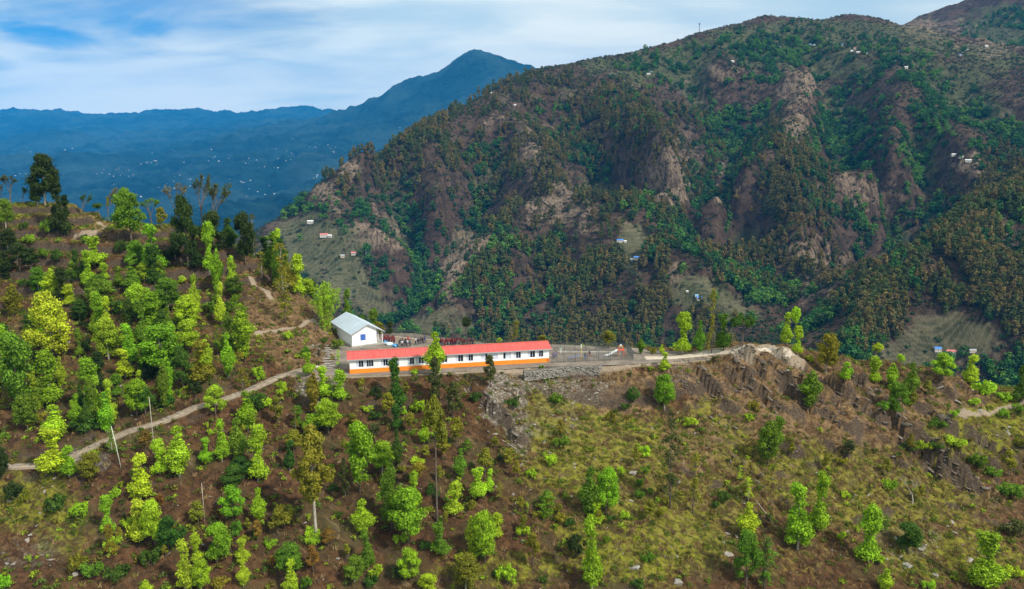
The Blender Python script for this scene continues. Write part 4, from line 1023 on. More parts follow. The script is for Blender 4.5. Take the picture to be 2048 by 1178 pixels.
crop(3.94, 600, 600, [
    (200, -110, 245, 200, 'bamboo', 'yellow'), (380, 0, 95, 62, 'sparse', 'deep'), (490, 0, 115, 92, 'broad', 'green'), (590, -60, 118, 85, 'lime', 'green'), (625, 110, 200, 112, 'broad', 'olive'), (710, 160, 255, 68, 'lime', 'dark'),
    (1315, 145, 335, 85, 'lollipop', 'dark'), (1000, 230, 275, 52, 'sparse', 'olive'), (1070, 268, 600, 150, 'lime', 'bright'), (1080, 490, 860, 175, 'pine', 'dull'), (1500, 460, 690, 135, 'pine2', 'dull'), (900, 530, 590, 75, 'bush', 'lime'),
    (300, 290, 385, 115, 'bush', 'green'), (180, 290, 335, 85, 'bush', 'deep'), (70, 430, 595, 85, 'lime', 'lime'), (300, 400, 545, 65, 'sparse', 'lime'), (40, 350, 435, 65, 'bush', 'green'), (1570, 290, 335, 122, 'broad', 'yellow'),
    (1700, 160, 335, 135, 'sparse', 'olive'), (1910, 260, 330, 85, 'broad', 'olive'), (300, 200, 262, 90, 'bush', 'yellow')])
crop(3.464, 400, 300, [
    (510, 530, 780, 140, 'lime', 'green'), (580, 680, 1010, 160, 'sparse', 'olive'), (680, 740, 1010, 105, 'lime', 'lime'), (780, 800, 930, 85, 'lime', 'deep'), (880, 760, 955, 100, 'lime', 'deep'), (1020, 860, 1105, 75, 'lime', 'green'), (1115, 890, 1000, 45, 'lime', 'deep'),
    (1120, 1030, 1145, 85, 'broad', 'deep'), (1205, 990, 1145, 75, 'lime', 'green'), (740, 900, 1030, 130, 'broad', 'lime'), (600, 560, 760, 80, 'lime', 'olive'), (450, 600, 780, 90, 'lime', 'deep'), (430, 720, 880, 120, 'sparse', 'olive'), (640, 850, 990, 110, 'broad', 'olive')])

ORD = ['first', 'second', 'third', 'fourth', 'fifth', 'sixth', 'seventh', 'eighth', 'ninth', 'tenth', 'eleventh', 'twelfth', 'thirteenth', 'fourteenth', 'fifteenth', 'sixteenth', 'seventeenth', 'eighteenth', 'nineteenth', 'twentieth']
def path_row(px):
    return float(np.interp(px, [0, 95, 260, 420, 560, 640], [931, 928, 866, 805, 755, 738]))
def zone(px, py):
    if px < 625 and py < path_row(px) - 4:
        if py < 475: return 'on the hilltop skyline'
        if py < 600: return 'on the upper wooded slope' if px < 430 else 'on the wooded shoulder behind the white house'
        if px > 590: return 'beside the stone steps'
        return 'on the wooded slope just above the footpath' if py > path_row(px) - 130 else 'halfway up the wooded slope'
    if py < 715 and px < 800: return 'beside the blue-roofed white house'
    if py < 700 and px < 1110: return 'behind the long red roof'
    if px < 1290 and py < 700: return 'behind the playground fence'
    if px > 1250 and py < 730 and px < 1560: return 'on the ridge track past the playground'
    if px >= 1560 and py < 805: return 'along the ridge crest by the outcrops'
    if px < 700:
        return 'just below the footpath' if py < path_row(px) + 120 else ('low on the slope under the footpath' if py < 1110 else 'at the bottom edge under the footpath')
    if px < 1120:
        return 'on the bank right under the school' if py < 870 else ('midway down below the school' if py < 1040 else 'at the bottom edge below the school')
    if px < 1500: return 'on the rocky turf below the playground' if py < 960 else 'low on the turf slope below the knoll'
    return 'on the rocky slope under the knoll' if py < 920 else 'low on the slope under the outcrops'
PLANTS = []
seen_forms = {}
def plant(px, pt, pb, wpx, kind, colour):
    q = hit(px, min(pb, 1400))
    if q is None: return
    x, y = q
    z = float(zf(x, y))
    _, _, dep = project(x, y, z)
    Hm = max(0.8, (pb - pt) / FPX * dep * 1.12); Wm = max(0.7, wpx / FPX * dep) * (1.0 if kind == 'lime' else 1.02)
    fi = None
    if kind == 'sparse' and pb > 470: kind = 'wispy'
    if kind == 'pine' and wpx > 80: fi = 0
    if kind == 'pine2': kind, fi = 'pine', 2
    if colour == 'dull' and kind == 'pine': fi = 1
    fl = FORMS[kind]
    i = seen_forms.get(kind, 0); seen_forms[kind] = i + 1
    fH, fW, crown, trunk = fl[fi if fi is not None else (i * 7 + i // 3) % len(fl)]
    nm, phrase, cat = KNAME[kind]
    rt = empty(nm, (x, y, z), random.uniform(0, 6.28))
    s = Hm / fH; sw = Wm / fW
    sw = min(max(sw, s * 0.55), s * 1.7)
    rt.scale = (sw, sw, s)
    rt.rotation_euler = (random.uniform(-.04, .04), random.uniform(-.04, .04), rt.rotation_euler[2])
    c = PAL[colour]; v = random.uniform(0.85, 1.18); hshift = random.uniform(0.92, 1.10)
    if crown:
        o = obj('crown', crown, None, rt); o.color = (c[0] * v * hshift, c[1] * v, c[2] * v, 1)
    o = obj('canes' if kind == 'bamboo' else 'stems' if kind == 'bush' else 'trunk', trunk, None, rt)
    sz = {'tree': ('tall', 'small', 7.0), 'sapling': ('bigger', 'little', 3.6), 'bush': ('wide', 'small', 1.6), 'bamboo': ('tall', 'tall', 1)}[cat]
    size = sz[0] if Hm > sz[2] else sz[1]
    PLANTS.append([rt, px, pb, size, CNAME[colour], phrase, cat, zone(px, pb)])
for row in CROPS: plant(*row)
# the wood is thicker than what can be read off singly: young trees and shrubs between the big ones
xr = random.Random(404)
for i in range(45):
    for _ in range(30):
        px = xr.uniform(-10, 640); py = xr.uniform(570, 1170)
        if py < path_row(px) - 8 or xr.random() < 0.55:
            if abs(py - path_row(px)) > 14 and not (px > 480 and 590 < py < 740) and not (py < 560 and px > 430) and not (px < 150 and py > 990): break
    up = py < path_row(px)
    kind = xr.choice(('lime', 'lime', 'broad', 'bush', 'bush') if up else ('bush', 'bush', 'sapling', 'lime', 'sapling'))
    h = {'lime': xr.uniform(45, 85), 'broad': xr.uniform(45, 80), 'bush': xr.uniform(16, 30), 'sapling': xr.uniform(26, 44)}[kind]
    w = {'lime': h * .42, 'broad': h * .7, 'bush': h * 1.4, 'sapling': h * .6}[kind]
    colr = xr.choice(('lime', 'bright', 'green', 'deep', 'green', 'deep', 'dark') if up else ('green', 'olive', 'deep', 'lime')) if kind != 'sapling' else xr.choice(('olive', 'rust', 'dull'))
    plant(px, py - h, py, w, kind, colr)
for i in range(45):
    px = xr.uniform(-10, 600); py = xr.uniform(540, max(560, path_row(px) - 20))
    if px > 470 and py > 590: continue
    h = xr.uniform(50, 95)
    plant(px, py - h, py, h * .30, 'lime', xr.choice(('lime', 'bright', 'bright', 'green', 'green', 'deep', 'yellow')))
for i in range(60):
    px = xr.uniform(620, 1180) if i < 40 else xr.uniform(1180, 2030); py = xr.uniform(790, 1170)
    kind = xr.choice(('bush', 'bush', 'sapling')); h = xr.uniform(14, 26) if kind == 'bush' else xr.uniform(24, 40)
    plant(px, py - h, py, h * 1.4 if kind == 'bush' else h * .6, kind, xr.choice(('green', 'olive', 'deep', 'lime')) if kind == 'bush' else 'olive')
def label_plants():
    keys = {}
    for p in PLANTS:
        keys.setdefault((p[3], p[4], p[5], p[6], p[7]), []).append(p)
    for (size, colour, phrase, cat, zn), ps in keys.items():
        ps.sort(key=lambda p: p[1])
        col = '' if phrase.startswith('leafless') else colour + ' '
        a = 'tall ' if phrase.startswith('tall') else size + ' '
        base = (a + col + phrase.replace('tall ', '') if not phrase.startswith('tall') else a + col + phrase[5:]) + ' ' + zn
        for i, p in enumerate(ps):
            if len(ps) == 1: lab = base
            elif len(ps) == 2: lab = base + (', leftmost of two' if i == 0 else ', rightmost of two')
            elif i == 0: lab = base + ', leftmost'
            elif i == len(ps) - 1: lab = base + ', rightmost'
            else: lab = base + ', ' + ORD[min(i, 19)] + ' from left'
            tag(p[0], lab, cat, {'tree': 'trees on the near hillside', 'sapling': 'pine saplings on the near hillside', 'bush': 'bushes on the near hillside', 'bamboo': 'bamboo'}[cat])
label_plants()
NTREES = len(PLANTS)

# ------------------------------------------------------------------ scattering of uncountable things
def scatter(name, label, pts, rot, sc, pick, protos, kind='stuff', parent=None):
    """one object: a point cloud whose points carry small forms by geometry nodes"""
    coll = bpy.data.collections.new(name + '_forms')
    for i, (me_, colr) in enumerate(protos):
        if colr is not None:
            me_ = me_.copy(); me_.materials.clear(); me_.materials.append(leaf_of(colr))
        o = bpy.data.objects.new('%s_form_%02d' % (name, i), me_)
        coll.objects.link(o)
    me_ = bpy.data.meshes.new(name)
    me_.vertices.add(len(pts)); me_.vertices.foreach_set('co', np.asarray(pts, np.float32).ravel())
    at = me_.attributes.new('rot', 'FLOAT_VECTOR', 'POINT'); at.data.foreach_set('vector', np.asarray(rot, np.float32).ravel())
    at = me_.attributes.new('sc', 'FLOAT_VECTOR', 'POINT'); at.data.foreach_set('vector', np.asarray(sc, np.float32).ravel())
    at = me_.attributes.new('pick', 'INT', 'POINT'); at.data.foreach_set('value', np.asarray(pick, np.int32))
    o = obj(name, me_, None, parent)
    ng = bpy.data.node_groups.new(name + '_nodes', 'GeometryNodeTree')
    ng.interface.new_socket('Geometry', in_out='INPUT', socket_type='NodeSocketGeometry')
    ng.interface.new_socket('Geometry', in_out='OUTPUT', socket_type='NodeSocketGeometry')
    N = ng.nodes
    gi, go = N.new('NodeGroupInput'), N.new('NodeGroupOutput')
    ci = N.new('GeometryNodeCollectionInfo'); ci.inputs['Collection'].default_value = coll; ci.inputs['Separate Children'].default_value = True; ci.inputs['Reset Children'].default_value = True
    iop = N.new('GeometryNodeInstanceOnPoints'); iop.inputs['Pick Instance'].default_value = True
    def na(nm, typ):
        a_ = N.new('GeometryNodeInputNamedAttribute'); a_.data_type = typ; a_.inputs['Name'].default_value = nm
        return [s for s in a_.outputs if s.enabled and s.name == 'Attribute'][0]
    L = ng.links
    L.new(gi.outputs[0], iop.inputs['Points']); L.new(ci.outputs[0], iop.inputs['Instance'])
    L.new(na('pick', 'INT'), iop.inputs['Instance Index']); L.new(na('sc', 'FLOAT_VECTOR'), iop.inputs['Scale'])
    e2r = N.new('FunctionNodeEulerToRotation'); L.new(na('rot', 'FLOAT_VECTOR'), e2r.inputs[0]); L.new(e2r.outputs[0], iop.inputs['Rotation'])
    L.new(iop.outputs[0], go.inputs[0])
    md = o.modifiers.new('scatter', 'NODES'); md.node_group = ng
    return tag(o, label, kind=kind)
def visible_near(X, Y, Z):
    return True

# grass tufts, straw and seedlings over the near ground
def tuft(name, n, h, w, seed, spread=0.25, mat=None):
    r = np.random.default_rng(seed)
    a = r.uniform(0, 6.28, n); b = r.uniform(0, spread, n)
    base = np.stack([b * np.cos(a), b * np.sin(a), np.full(n, -0.05)], 1)
    lean = r.normal(size=(n, 3)) * 0.35; lean[:, 2] = 1
    tip = base + lean * (h * r.uniform(0.5, 1.15, n))[:, None]
    side = r.normal(size=(n, 3)); side[:, 2] = 0; side /= np.linalg.norm(side, axis=1, keepdims=True)
    v = np.stack([base - side * w, base + side * w, tip], 1).reshape(-1, 3)
    me_ = mesh_np(name, v, np.arange(3 * n).reshape(-1, 3))
    add_attr(me_, 'tone', np.repeat(np.clip(0.5 + .25 * r.normal(size=n), 0, 1), 3))
    me_.materials.append(mat or M_LEAF)
    return me_
TUFTS = [tuft('tuft', 26, 0.42, 0.035, 700 + i, 0.32) for i in range(3)]
WEED = [crown_mesh('weed', [(0, 0, .18, .26), (.22, .1, .12, .2), (-.18, .14, .14, .22)], 16, 0.17, 720 + i) for i in range(3)]
npt = 150000
X = rng.uniform(-150, 165, npt); Y = rng.uniform(95, 228, npt)
Z = zf(X, Y)
px_, py_, dp_ = project(X, Y, Z)
inside = (px_ > -60) & (px_ < 2110) & (py_ < 1230)
gi_ = lambda A, x, y: bil(A, GX0, GY0, GD, x, y)
g_, d_, r_, t_ = gi_(grass, X, Y), gi_(dry, X, Y), gi_(grey, X, Y), gi_(np.maximum(trail, padm), X, Y)
nz_ = fbm(X / 5, Y / 5, 4, 801)
pat = np.clip(0.5 + 1.4 * nz_, 0, 1)
gyv, gxv = np.gradient(NZ, GD)
steep_ = bil(np.hypot(gxv, gyv), GX0, GY0, GD, X, Y)
keep = inside & (t_ < 0.35) & (steep_ < 0.95)
u = rng.uniform(0, 1, npt)
kg = keep & (u < (0.07 + 0.5 * g_) * np.clip(0.35 + 2.2 * nz_, 0, 1) * (1 - .5 * r_))
kd = keep & ~kg & (rng.uniform(0, 1, npt) < (0.10 + 0.5 * d_) * np.clip(.6 - 1.6 * nz_, 0, 1))
kw = keep & ~kg & ~kd & (rng.uniform(0, 1, npt) < 0.05 + 0.06 * np.clip(nz_, 0, 1) + 0.10 * (px_ < 640) * np.clip(.4 + 2 * nz_, 0, 1))
def put(name, label, msk, protos, smin, smax, zsq=1.0):
    n = int(msk.sum())
    s = rng.uniform(smin, smax, n)
    scatter(name, label, np.stack([X[msk], Y[msk], Z[msk]], 1), np.stack([rng.normal(size=n) * .12, rng.normal(size=n) * .12, rng.uniform(0, 6.28, n)], 1), np.stack([s, s, s * zsq], 1), rng.integers(0, len(protos), n), protos)
put('grass', 'green turf tufts over the near slope', kg, [(TUFTS[0], (0.17, 0.19, 0.022)), (TUFTS[1], (0.11, 0.14, 0.018)), (TUFTS[2], (0.24, 0.22, 0.05)), (WEED[0], (0.09, 0.13, 0.015))], 0.6, 1.7)
put('dry_grass', 'straw-coloured dry grass over the banks', kd, [(TUFTS[0], (0.36, 0.25, 0.12)), (TUFTS[1], (0.26, 0.17, 0.085)), (TUFTS[2], (0.20, 0.12, 0.065)), (TUFTS[0], (0.14, 0.095, 0.05))], 0.7, 2.0)
put('undergrowth', 'low weeds and seedlings on the litter', kw, [(WEED[0], (0.10, 0.15, 0.015)), (WEED[1], (0.06, 0.085, 0.012)), (WEED[2], (0.15, 0.13, 0.02)), (WEED[1], (0.20, 0.28, 0.015))], 0.7, 2.4)

# ------------------------------------------------------------------ stones
def rock_mesh(name, seed, flat=0.45, long=1.3, n=16):
    import bmesh
    r = np.random.default_rng(seed)
    bm = bmesh.new()
    for i in range(n):
        d = r.normal(size=3); d /= np.linalg.norm(d)
        q = d * r.uniform(0.8, 1.0)
        q = np.sign(q) * np.abs(q) ** 0.75
        bm.verts.new((q[0] * 0.5 * long, q[1] * 0.5, q[2] * 0.5 * flat))
    bmesh.ops.convex_hull(bm, input=bm.verts[:])
    for v in [v for v in bm.verts if not v.link_faces]: bm.verts.remove(v)
    me_ = bpy.data.meshes.new(name); bm.to_mesh(me_); bm.free()
    return me_
def stone_mat(name, a, b, c):
    m, t, out = new_mat(name)
    co = t.n('ShaderNodeTexCoord').outputs['Object']
    rnd = t.n('ShaderNodeObjectInfo').outputs['Random']
    nz = t.noise(co, 3.0, 6.0, 0.7, 0.6)
    col = t.mix(t.ramp(nz, 0.35, 0.68), a, b)
    col = t.mix(t.math('MULTIPLY', rnd, 0.6), col, c)
    bs = t.n('ShaderNodeBsdfPrincipled', None, Base_Color=col, Roughness=0.9)
    bp = t.n('ShaderNodeBump', None, Strength=0.5, Distance=0.1, Height=nz)
    t.link(bp.outputs[0], bs.inputs['Normal']); t.link(bs.outputs[0], out.inputs[0])
    return m
M_STONE = stone_mat('pale_stone', (0.16, 0.145, 0.125), (0.36, 0.34, 0.31), (0.20, 0.18, 0.155))
M_SLATE = stone_mat('dark_slate', (0.050, 0.040, 0.032), (0.16, 0.130, 0.105), (0.19, 0.15, 0.115))
ROCKS = []
for i in range(6):
    m_ = rock_mesh('stone', 900 + i, [0.45, 0.3, 0.6, 0.22, 0.5, 0.35][i], [1.2, 1.6, 1.0, 1.8, 1.4, 1.1][i]); m_.materials.append(M_STONE); ROCKS.append(m_)
SLABS = []
for i in range(5):
    m_ = rock_mesh('slab', 930 + i, 0.34, 1.7, 18); m_.materials.append(M_SLATE); SLABS.append(m_)
# rubble spread: denser on the spoil under the school and in the corners
npt = 90000
X = rng.uniform(-140, 160, npt); Y = rng.uniform(98, 200, npt); Z = zf(X, Y)
px_, py_, _ = project(X, Y, Z)
r_, t_, d_, g_ = gi_(grey, X, Y), gi_(np.maximum(trail, padm), X, Y), gi_(dry, X, Y), gi_(grass, X, Y)
cl = np.clip(fbm(X / 7, Y / 7, 4, 821) * 2.2 - 0.15, 0, 1)
pr = 0.008 + 0.06 * cl + 0.30 * r_ ** 1.5 * np.clip(.35 + cl, 0, 1) + 0.05 * cl * g_ + 0.13 * cl * blob(px_, py_, [(1600, 1000, 450, 200, .6), (1010, 820, 45, 90, 1), (1830, 1080, 130, 70, 1), (1960, 1000, 80, 60, .6), (1130, 860, 90, 90, 1), (1300, 1110, 120, 50, .7)])
kr = (px_ > -60) & (px_ < 2110) & (py_ < 1230) & (rng.uniform(0, 1, npt) < pr) & (t_ < 0.6)
n = int(kr.sum())
s = 0.16 + 0.62 * rng.uniform(0, 1, n) ** 3
scatter('rubble', 'pale stone rubble strewn over the slope', np.stack([X[kr], Y[kr], Z[kr] + 0.02], 1), np.stack([rng.normal(size=n) * .35, rng.normal(size=n) * .35, rng.uniform(0, 6.28, n)], 1), np.stack([s, s, s], 1), rng.integers(0, 6, n), [(m_, None) for m_ in ROCKS])
# slabs along each ledge: the larger ones are things, the splinters one mass
pts, rots, scs = [], [], []
n_out = 0
outcrop_zone = ['beside the ridge track', 'on the knoll face', 'on the knoll shoulder', 'near the knoll top', 'in the slope notch', 'under the ridge track', 'along the long outcrop', 'at the crest notch', 'on the crest outcrop', 'below the knoll shoulder', 'at the outcrop foot', 'on the upper knoll face', 'across the knoll flank', 'at the bank end', 'beside the long outcrop', 'on the spoil under the school', 'on the far grassy spur']
_oz = ['beside the ridge track', 'on the knoll face', 'on the knoll shoulder', 'near the knoll top', 'in the slope notch', 'under the ridge track', 'along the long outcrop', 'at the crest notch', 'on the crest outcrop', 'below the knoll shoulder', 'at the outcrop foot', 'on the spoil under the school', 'on the far grassy spur']
for i, w in enumerate(LEDGES):
    for (ax, ay), (bx, by) in zip(w[:-1], w[1:]):
        L = math.hypot(bx - ax, by - ay); ang = math.atan2(by - ay, bx - ax)
        for q_ in range(int(L * 2.6)):
            t = random.random()
            x, y = ax + (bx - ax) * t + random.gauss(0, 1.2), ay + (by - ay) * t + random.gauss(0, 0.9)
            pts.append((x, y, float(zf(x, y)) - 0.03)); rots.append((random.gauss(-.3, .2), random.gauss(0.25, .2), ang + random.gauss(0, .25)))
            s_ = random.uniform(0.35, 0.95); scs.append((s_, s_, s_))
        for q_ in range(int(L / 4.0) + 1):
            if random.random() < 0.35 and i not in (6, 8, 1): continue
            t = random.random(); x, y = ax + (bx - ax) * t + random.gauss(0, .5), ay + (by - ay) * t + random.gauss(0, .5)
            s_ = random.uniform(.9, 1.9)
            o = obj('rock_slab', SLABS[n_out % 5], None, None, (x, y, float(zf(x, y)) - 0.12))
            o.rotation_euler = (random.gauss(-.3, .15), random.gauss(0.25, .15), ang + random.gauss(0, .15)); o.scale = (s_, s_ * random.uniform(.7, 1.1), s_ * random.uniform(0.9, 1.8))
            tag(o, 'dark tilted slate slab jutting out ' + outcrop_zone[i % 17], 'rock', 'slate slabs ' + outcrop_zone[i % 17])
            n_out += 1
scatter('slate_splinters', 'dark slate splinters along the outcrops', pts, rots, scs, [k % 5 for k in range(len(pts))], [(m_, None) for m_ in SLABS])
# pale boulders one can pick out
bl = [(1266, 946, 22, 'on the turf slope beside a green bush'), (1266, 1135, 26, 'low on the turf, cracked and grey'), (1356, 1165, 28, 'at the bottom edge of the turf'), (1412, 895, 14, 'beside the thin-leaved tree'), (1458, 1110, 22, 'left of the big low tree'),
      (1490, 1008, 10, 'on top of the lime tree slope'), (1815, 1132, 26, 'in the rubble at the lower corner'), (1845, 1095, 24, 'in the rubble above the lower corner'), (1870, 1150, 20, 'at the right of the lower rubble'), (1935, 1118, 22, 'beside the tall lower right tree'), (1960, 1068, 12, 'above the tall lower right tree'),
      (1152, 720 + 52, 14, 'under the playground wall'), (1068, 850, 14, 'on the spoil streak'), (1100, 905, 12, 'below the spoil streak'), (1790, 1080, 18, 'between two dark bushes low down'), (1880, 775, 16, 'leaning on the ridge crest'), (1915, 805, 16, 'on the grassy spur'), (1760, 815, 12, 'beside the crest tree'),
      (1958, 822, 18, 'by the far trail'), (765, 1018, 10, 'under the pine'), (1026, 988, 12, 'midway below the school'), (840, 1092, 10, 'near the bottom under the white-stemmed tree'), (150, 920, 18, 'above the footpath bend'), (185, 908, 16, 'at the footpath edge'), (55, 1080, 16, 'on the stony patch at the lower corner'), (100, 1120, 16, 'lower on the stony patch'), (150, 1150, 18, 'at the foot of the stony patch'), (20, 1000, 14, 'beside the dark bush at the edge')]
for i, (px, py, wp, where) in enumerate(bl):
    q = hit(px, py)
    x, y = q; z = float(zf(x, y)); _, _, dep = project(x, y, z)
    o = obj('boulder', ROCKS[i % 6], None, None, (x, y, z - 0.1)); s_ = wp / FPX * dep * .8
    o.scale = (s_, s_, s_ * 1.1); o.rotation_euler = (random.gauss(0, .2), random.gauss(0, .2), random.uniform(0, 6.28))
    tag(o, 'pale grey boulder ' + where, 'rock', 'boulders on the near slope')
# fallen branches and logs
M_DEAD = simple_mat('dead_wood', (0.30, 0.26, 0.21), 0.9, 0.3, 3.0)
for i, (ax, ay, bx, by, where) in enumerate([(1512, 1003, 1550, 1055, 'on the turf under the knoll'), (975, 865, 1040, 905, 'across the spoil under the school'), (625, 825, 632, 808, 'leaning below the stone bank')]):
    a, b = hit(ax, ay), hit(bx, by)
    mb = MB(); za, zb_ = float(zf(*a)), float(zf(*b))
    mb.tube([(0, 0, .15), ((b[0] - a[0]) * .5, (b[1] - a[1]) * .5, (zb_ - za) * .5 + .2), (b[0] - a[0], b[1] - a[1], zb_ - za + .12)], [.09, .075, .03], 6)
    tag(mb.build('fallen_log', M_DEAD, None, (a[0], a[1], za), smooth=True), 'bleached fallen log lying ' + where, 'log', 'fallen logs')
# ------------------------------------------------------------------ forest and scrub across the valley
def far_crown(name, seed, kind):
    r = np.random.default_rng(seed); lumps = []
    if kind == 'pine':
        for i in range(15):
            t = r.uniform(0, 1); R_ = 3.1 * (1 - t) ** 0.55 * (0.5 + .5 * min(1, t * 3)); a = r.uniform(0, 6.28); q = R_ * r.uniform(.3, .95)
            lumps.append((q * math.cos(a), q * math.sin(a), 4.0 + t * 8.0, r.uniform(1.0, 1.6)))
        return crown_mesh(name, lumps, 17, 1.25, seed, 0.7, M_NEEDLE, 0.9, 0.4, (.6, 1.0))
    if kind == 'broad':
        for i in range(13):
            t = r.uniform(0, 1); R_ = 3.6 * math.sin(math.pi * (0.2 + .75 * t)); a = r.uniform(0, 6.28); q = R_ * math.sqrt(r.uniform(.1, 1))
            lumps.append((q * math.cos(a), q * math.sin(a), 1.6 + t * 6.5, r.uniform(1.2, 1.9)))
        return crown_mesh(name, lumps, 17, 1.3, seed, 0.75, M_LEAF, 0.8, 0.4, (.6, 1.0))
    for i in range(6):
        a = r.uniform(0, 6.28); q = 1.3 * math.sqrt(r.uniform(0, 1)); lumps.append((q * math.cos(a), q * math.sin(a), r.uniform(.4, 1.4), r.uniform(.6, 1.0)))
    return crown_mesh(name, lumps, 12, 0.8, seed, 0.7, M_LEAF, 0.8, 0.4, (.5, 1.0))
FPINE = [far_crown('far_pine', 1000 + i, 'pine') for i in range(4)]
FBROAD = [far_crown('far_broadleaf', 1020 + i, 'broad') for i in range(4)]
FSCRUB = [far_crown('scrub', 1040 + i, 'scrub') for i in range(3)]
PINE_COL = [(0.140, 0.122, 0.034), (0.075, 0.090, 0.030), (0.185, 0.138, 0.046), (0.085, 0.115, 0.028)]
BROAD_COL = [(0.032, 0.105, 0.026), (0.050, 0.150, 0.028), (0.024, 0.072, 0.024), (0.090, 0.205, 0.030)]
SCRUB_COL = [(0.045, 0.065, 0.026), (0.075, 0.070, 0.034), (0.040, 0.085, 0.030)]
npt = 330000
uu = rng.uniform(-0.60, 0.74, npt); vv = 560 * (2800 / 560) ** rng.uniform(0, 1, npt)
X, Y = uu * vv, vv
Z = zm(X, Y)
px_, py_, dp_ = project(X, Y, Z)
ok = (px_ > 480) & (px_ < 2080) & (py_ > -10) & (py_ < 790) & (Y > 640)
# drop what a spur hides: march the sight line
def unhidden(X, Y, Z, lift):
    vis = np.ones(len(X), bool)
    for f in np.linspace(0.55, 0.985, 40):
        xs, ys, zs = X * f, Y * f, CAMZ + (Z + lift - CAMZ) * f
        m = ys > 430
        vis &= ~(m & (zs < zm(xs, np.maximum(ys, 301)) - 1))
    return vis
cand = np.where(ok)[0]
cand = cand[unhidden(X[cand], Y[cand], Z[cand], 9.0)]
X, Y, Z, px_, py_ = X[cand], Y[cand], Z[cand], px_[cand], py_[cand]
fgm = lambda A: A[np.clip(np.interp(Y, mv, np.arange(MV)).round().astype(int), 0, MV - 1), np.clip(((X / Y - mu[0]) / (mu[1] - mu[0])).round().astype(int), 0, MU - 1)]
bh, fl_, br_ = fgm(base_h), fgm(field), fgm(bare_m)
gully = fgm(curv)
pine_zone = blob(px_, py_, [(1200, 280, 170, 90, 1), (1340, 310, 100, 90, .9), (1230, 590, 230, 90, 1), (1560, 430, 120, 140, .95), (1640, 500, 70, 80, .7), (1860, 560, 170, 120, 1), (2010, 430, 120, 100, .9), (950, 340, 150, 100, .85), (1050, 570, 110, 70, .9),
                            (1150, 490, 100, 80, .9), (1120, 650, 220, 60, .9), (1990, 620, 90, 90, .9), (1750, 650, 90, 60, .9), (1080, 230, 120, 60, .6), (1300, 430, 110, 60, .8), (850, 310, 110, 50, .95), (1400, 660, 90, 50, .8), (770, 335, 80, 45, .95), (700, 350, 40, 40, .6)], 40)
broad_zone = blob(px_, py_, [(850, 590, 95, 100, 1), (880, 440, 70, 50, .7), (1480, 330, 50, 60, 1), (1420, 440, 40, 90, 1), (1320, 400, 70, 50, .8), (1270, 505, 0.1, 1, 0), (1340, 480, 90, 50, .9), (1420, 560, 110, 32, 1), (1570, 615, 140, 40, 1), (1670, 320, 70, 110, .9),
                             (1730, 440, 60, 80, .9), (1800, 520, 50, 50, 1), (1040, 630, 90, 70, .9), (1850, 290, 120, 70, .7), (1950, 700, 60, 60, .7), (2020, 480, 60, 50, .7), (1480, 270, 60, 30, .8), (780, 520, 60, 50, .8), (740, 450, 60, 40, .6), (1560, 110, 160, 50, .5),
                             (1750, 170, 120, 70, .5), (1900, 330, 90, 50, .6), (1300, 200, 120, 60, .4), (980, 500, 60, 50, .6), (720, 640, 50, 30, .6), (1680, 690, 80, 40, .9), (600, 420, 90, 20, .5), (1420, 120, 120, 40, .4)], 40)
bz = np.clip(broad_zone + np.clip(-gully / 8 - .15, 0, 0.95), 0, 1)
clump_n = fbm(X / 38, Y / 48, 4, 901) + .6 * fbm(X / 130, Y / 160, 3, 907)
dens = np.clip(0.5 + 3.2 * clump_n, 0.02, 1)
clear = np.clip(1 - 1.2 * fl_, 0, 1) * np.clip(1 - 0.9 * br_, 0.05, 1) * np.clip(1.25 - np.clip(gully, 0, 99) / 20, .25, 1)
u = rng.uniform(0, 1, len(X))
norm = np.clip((1500 / Y) ** -0.5, 0.6, 1.3)
kp = u < pine_zone * (1 - 0.75 * bz) * dens * clear * 1.1 * norm
kb = ~kp & (rng.uniform(0, 1, len(X)) < bz * dens * clear * 0.62 * norm)
ks = ~kp & ~kb & (rng.uniform(0, 1, len(X)) < (0.22 + 0.35 * dens) * np.clip(1 - 1.2 * fl_, 0, 1) * np.clip(1 - .6 * br_, .2, 1) * 0.75)
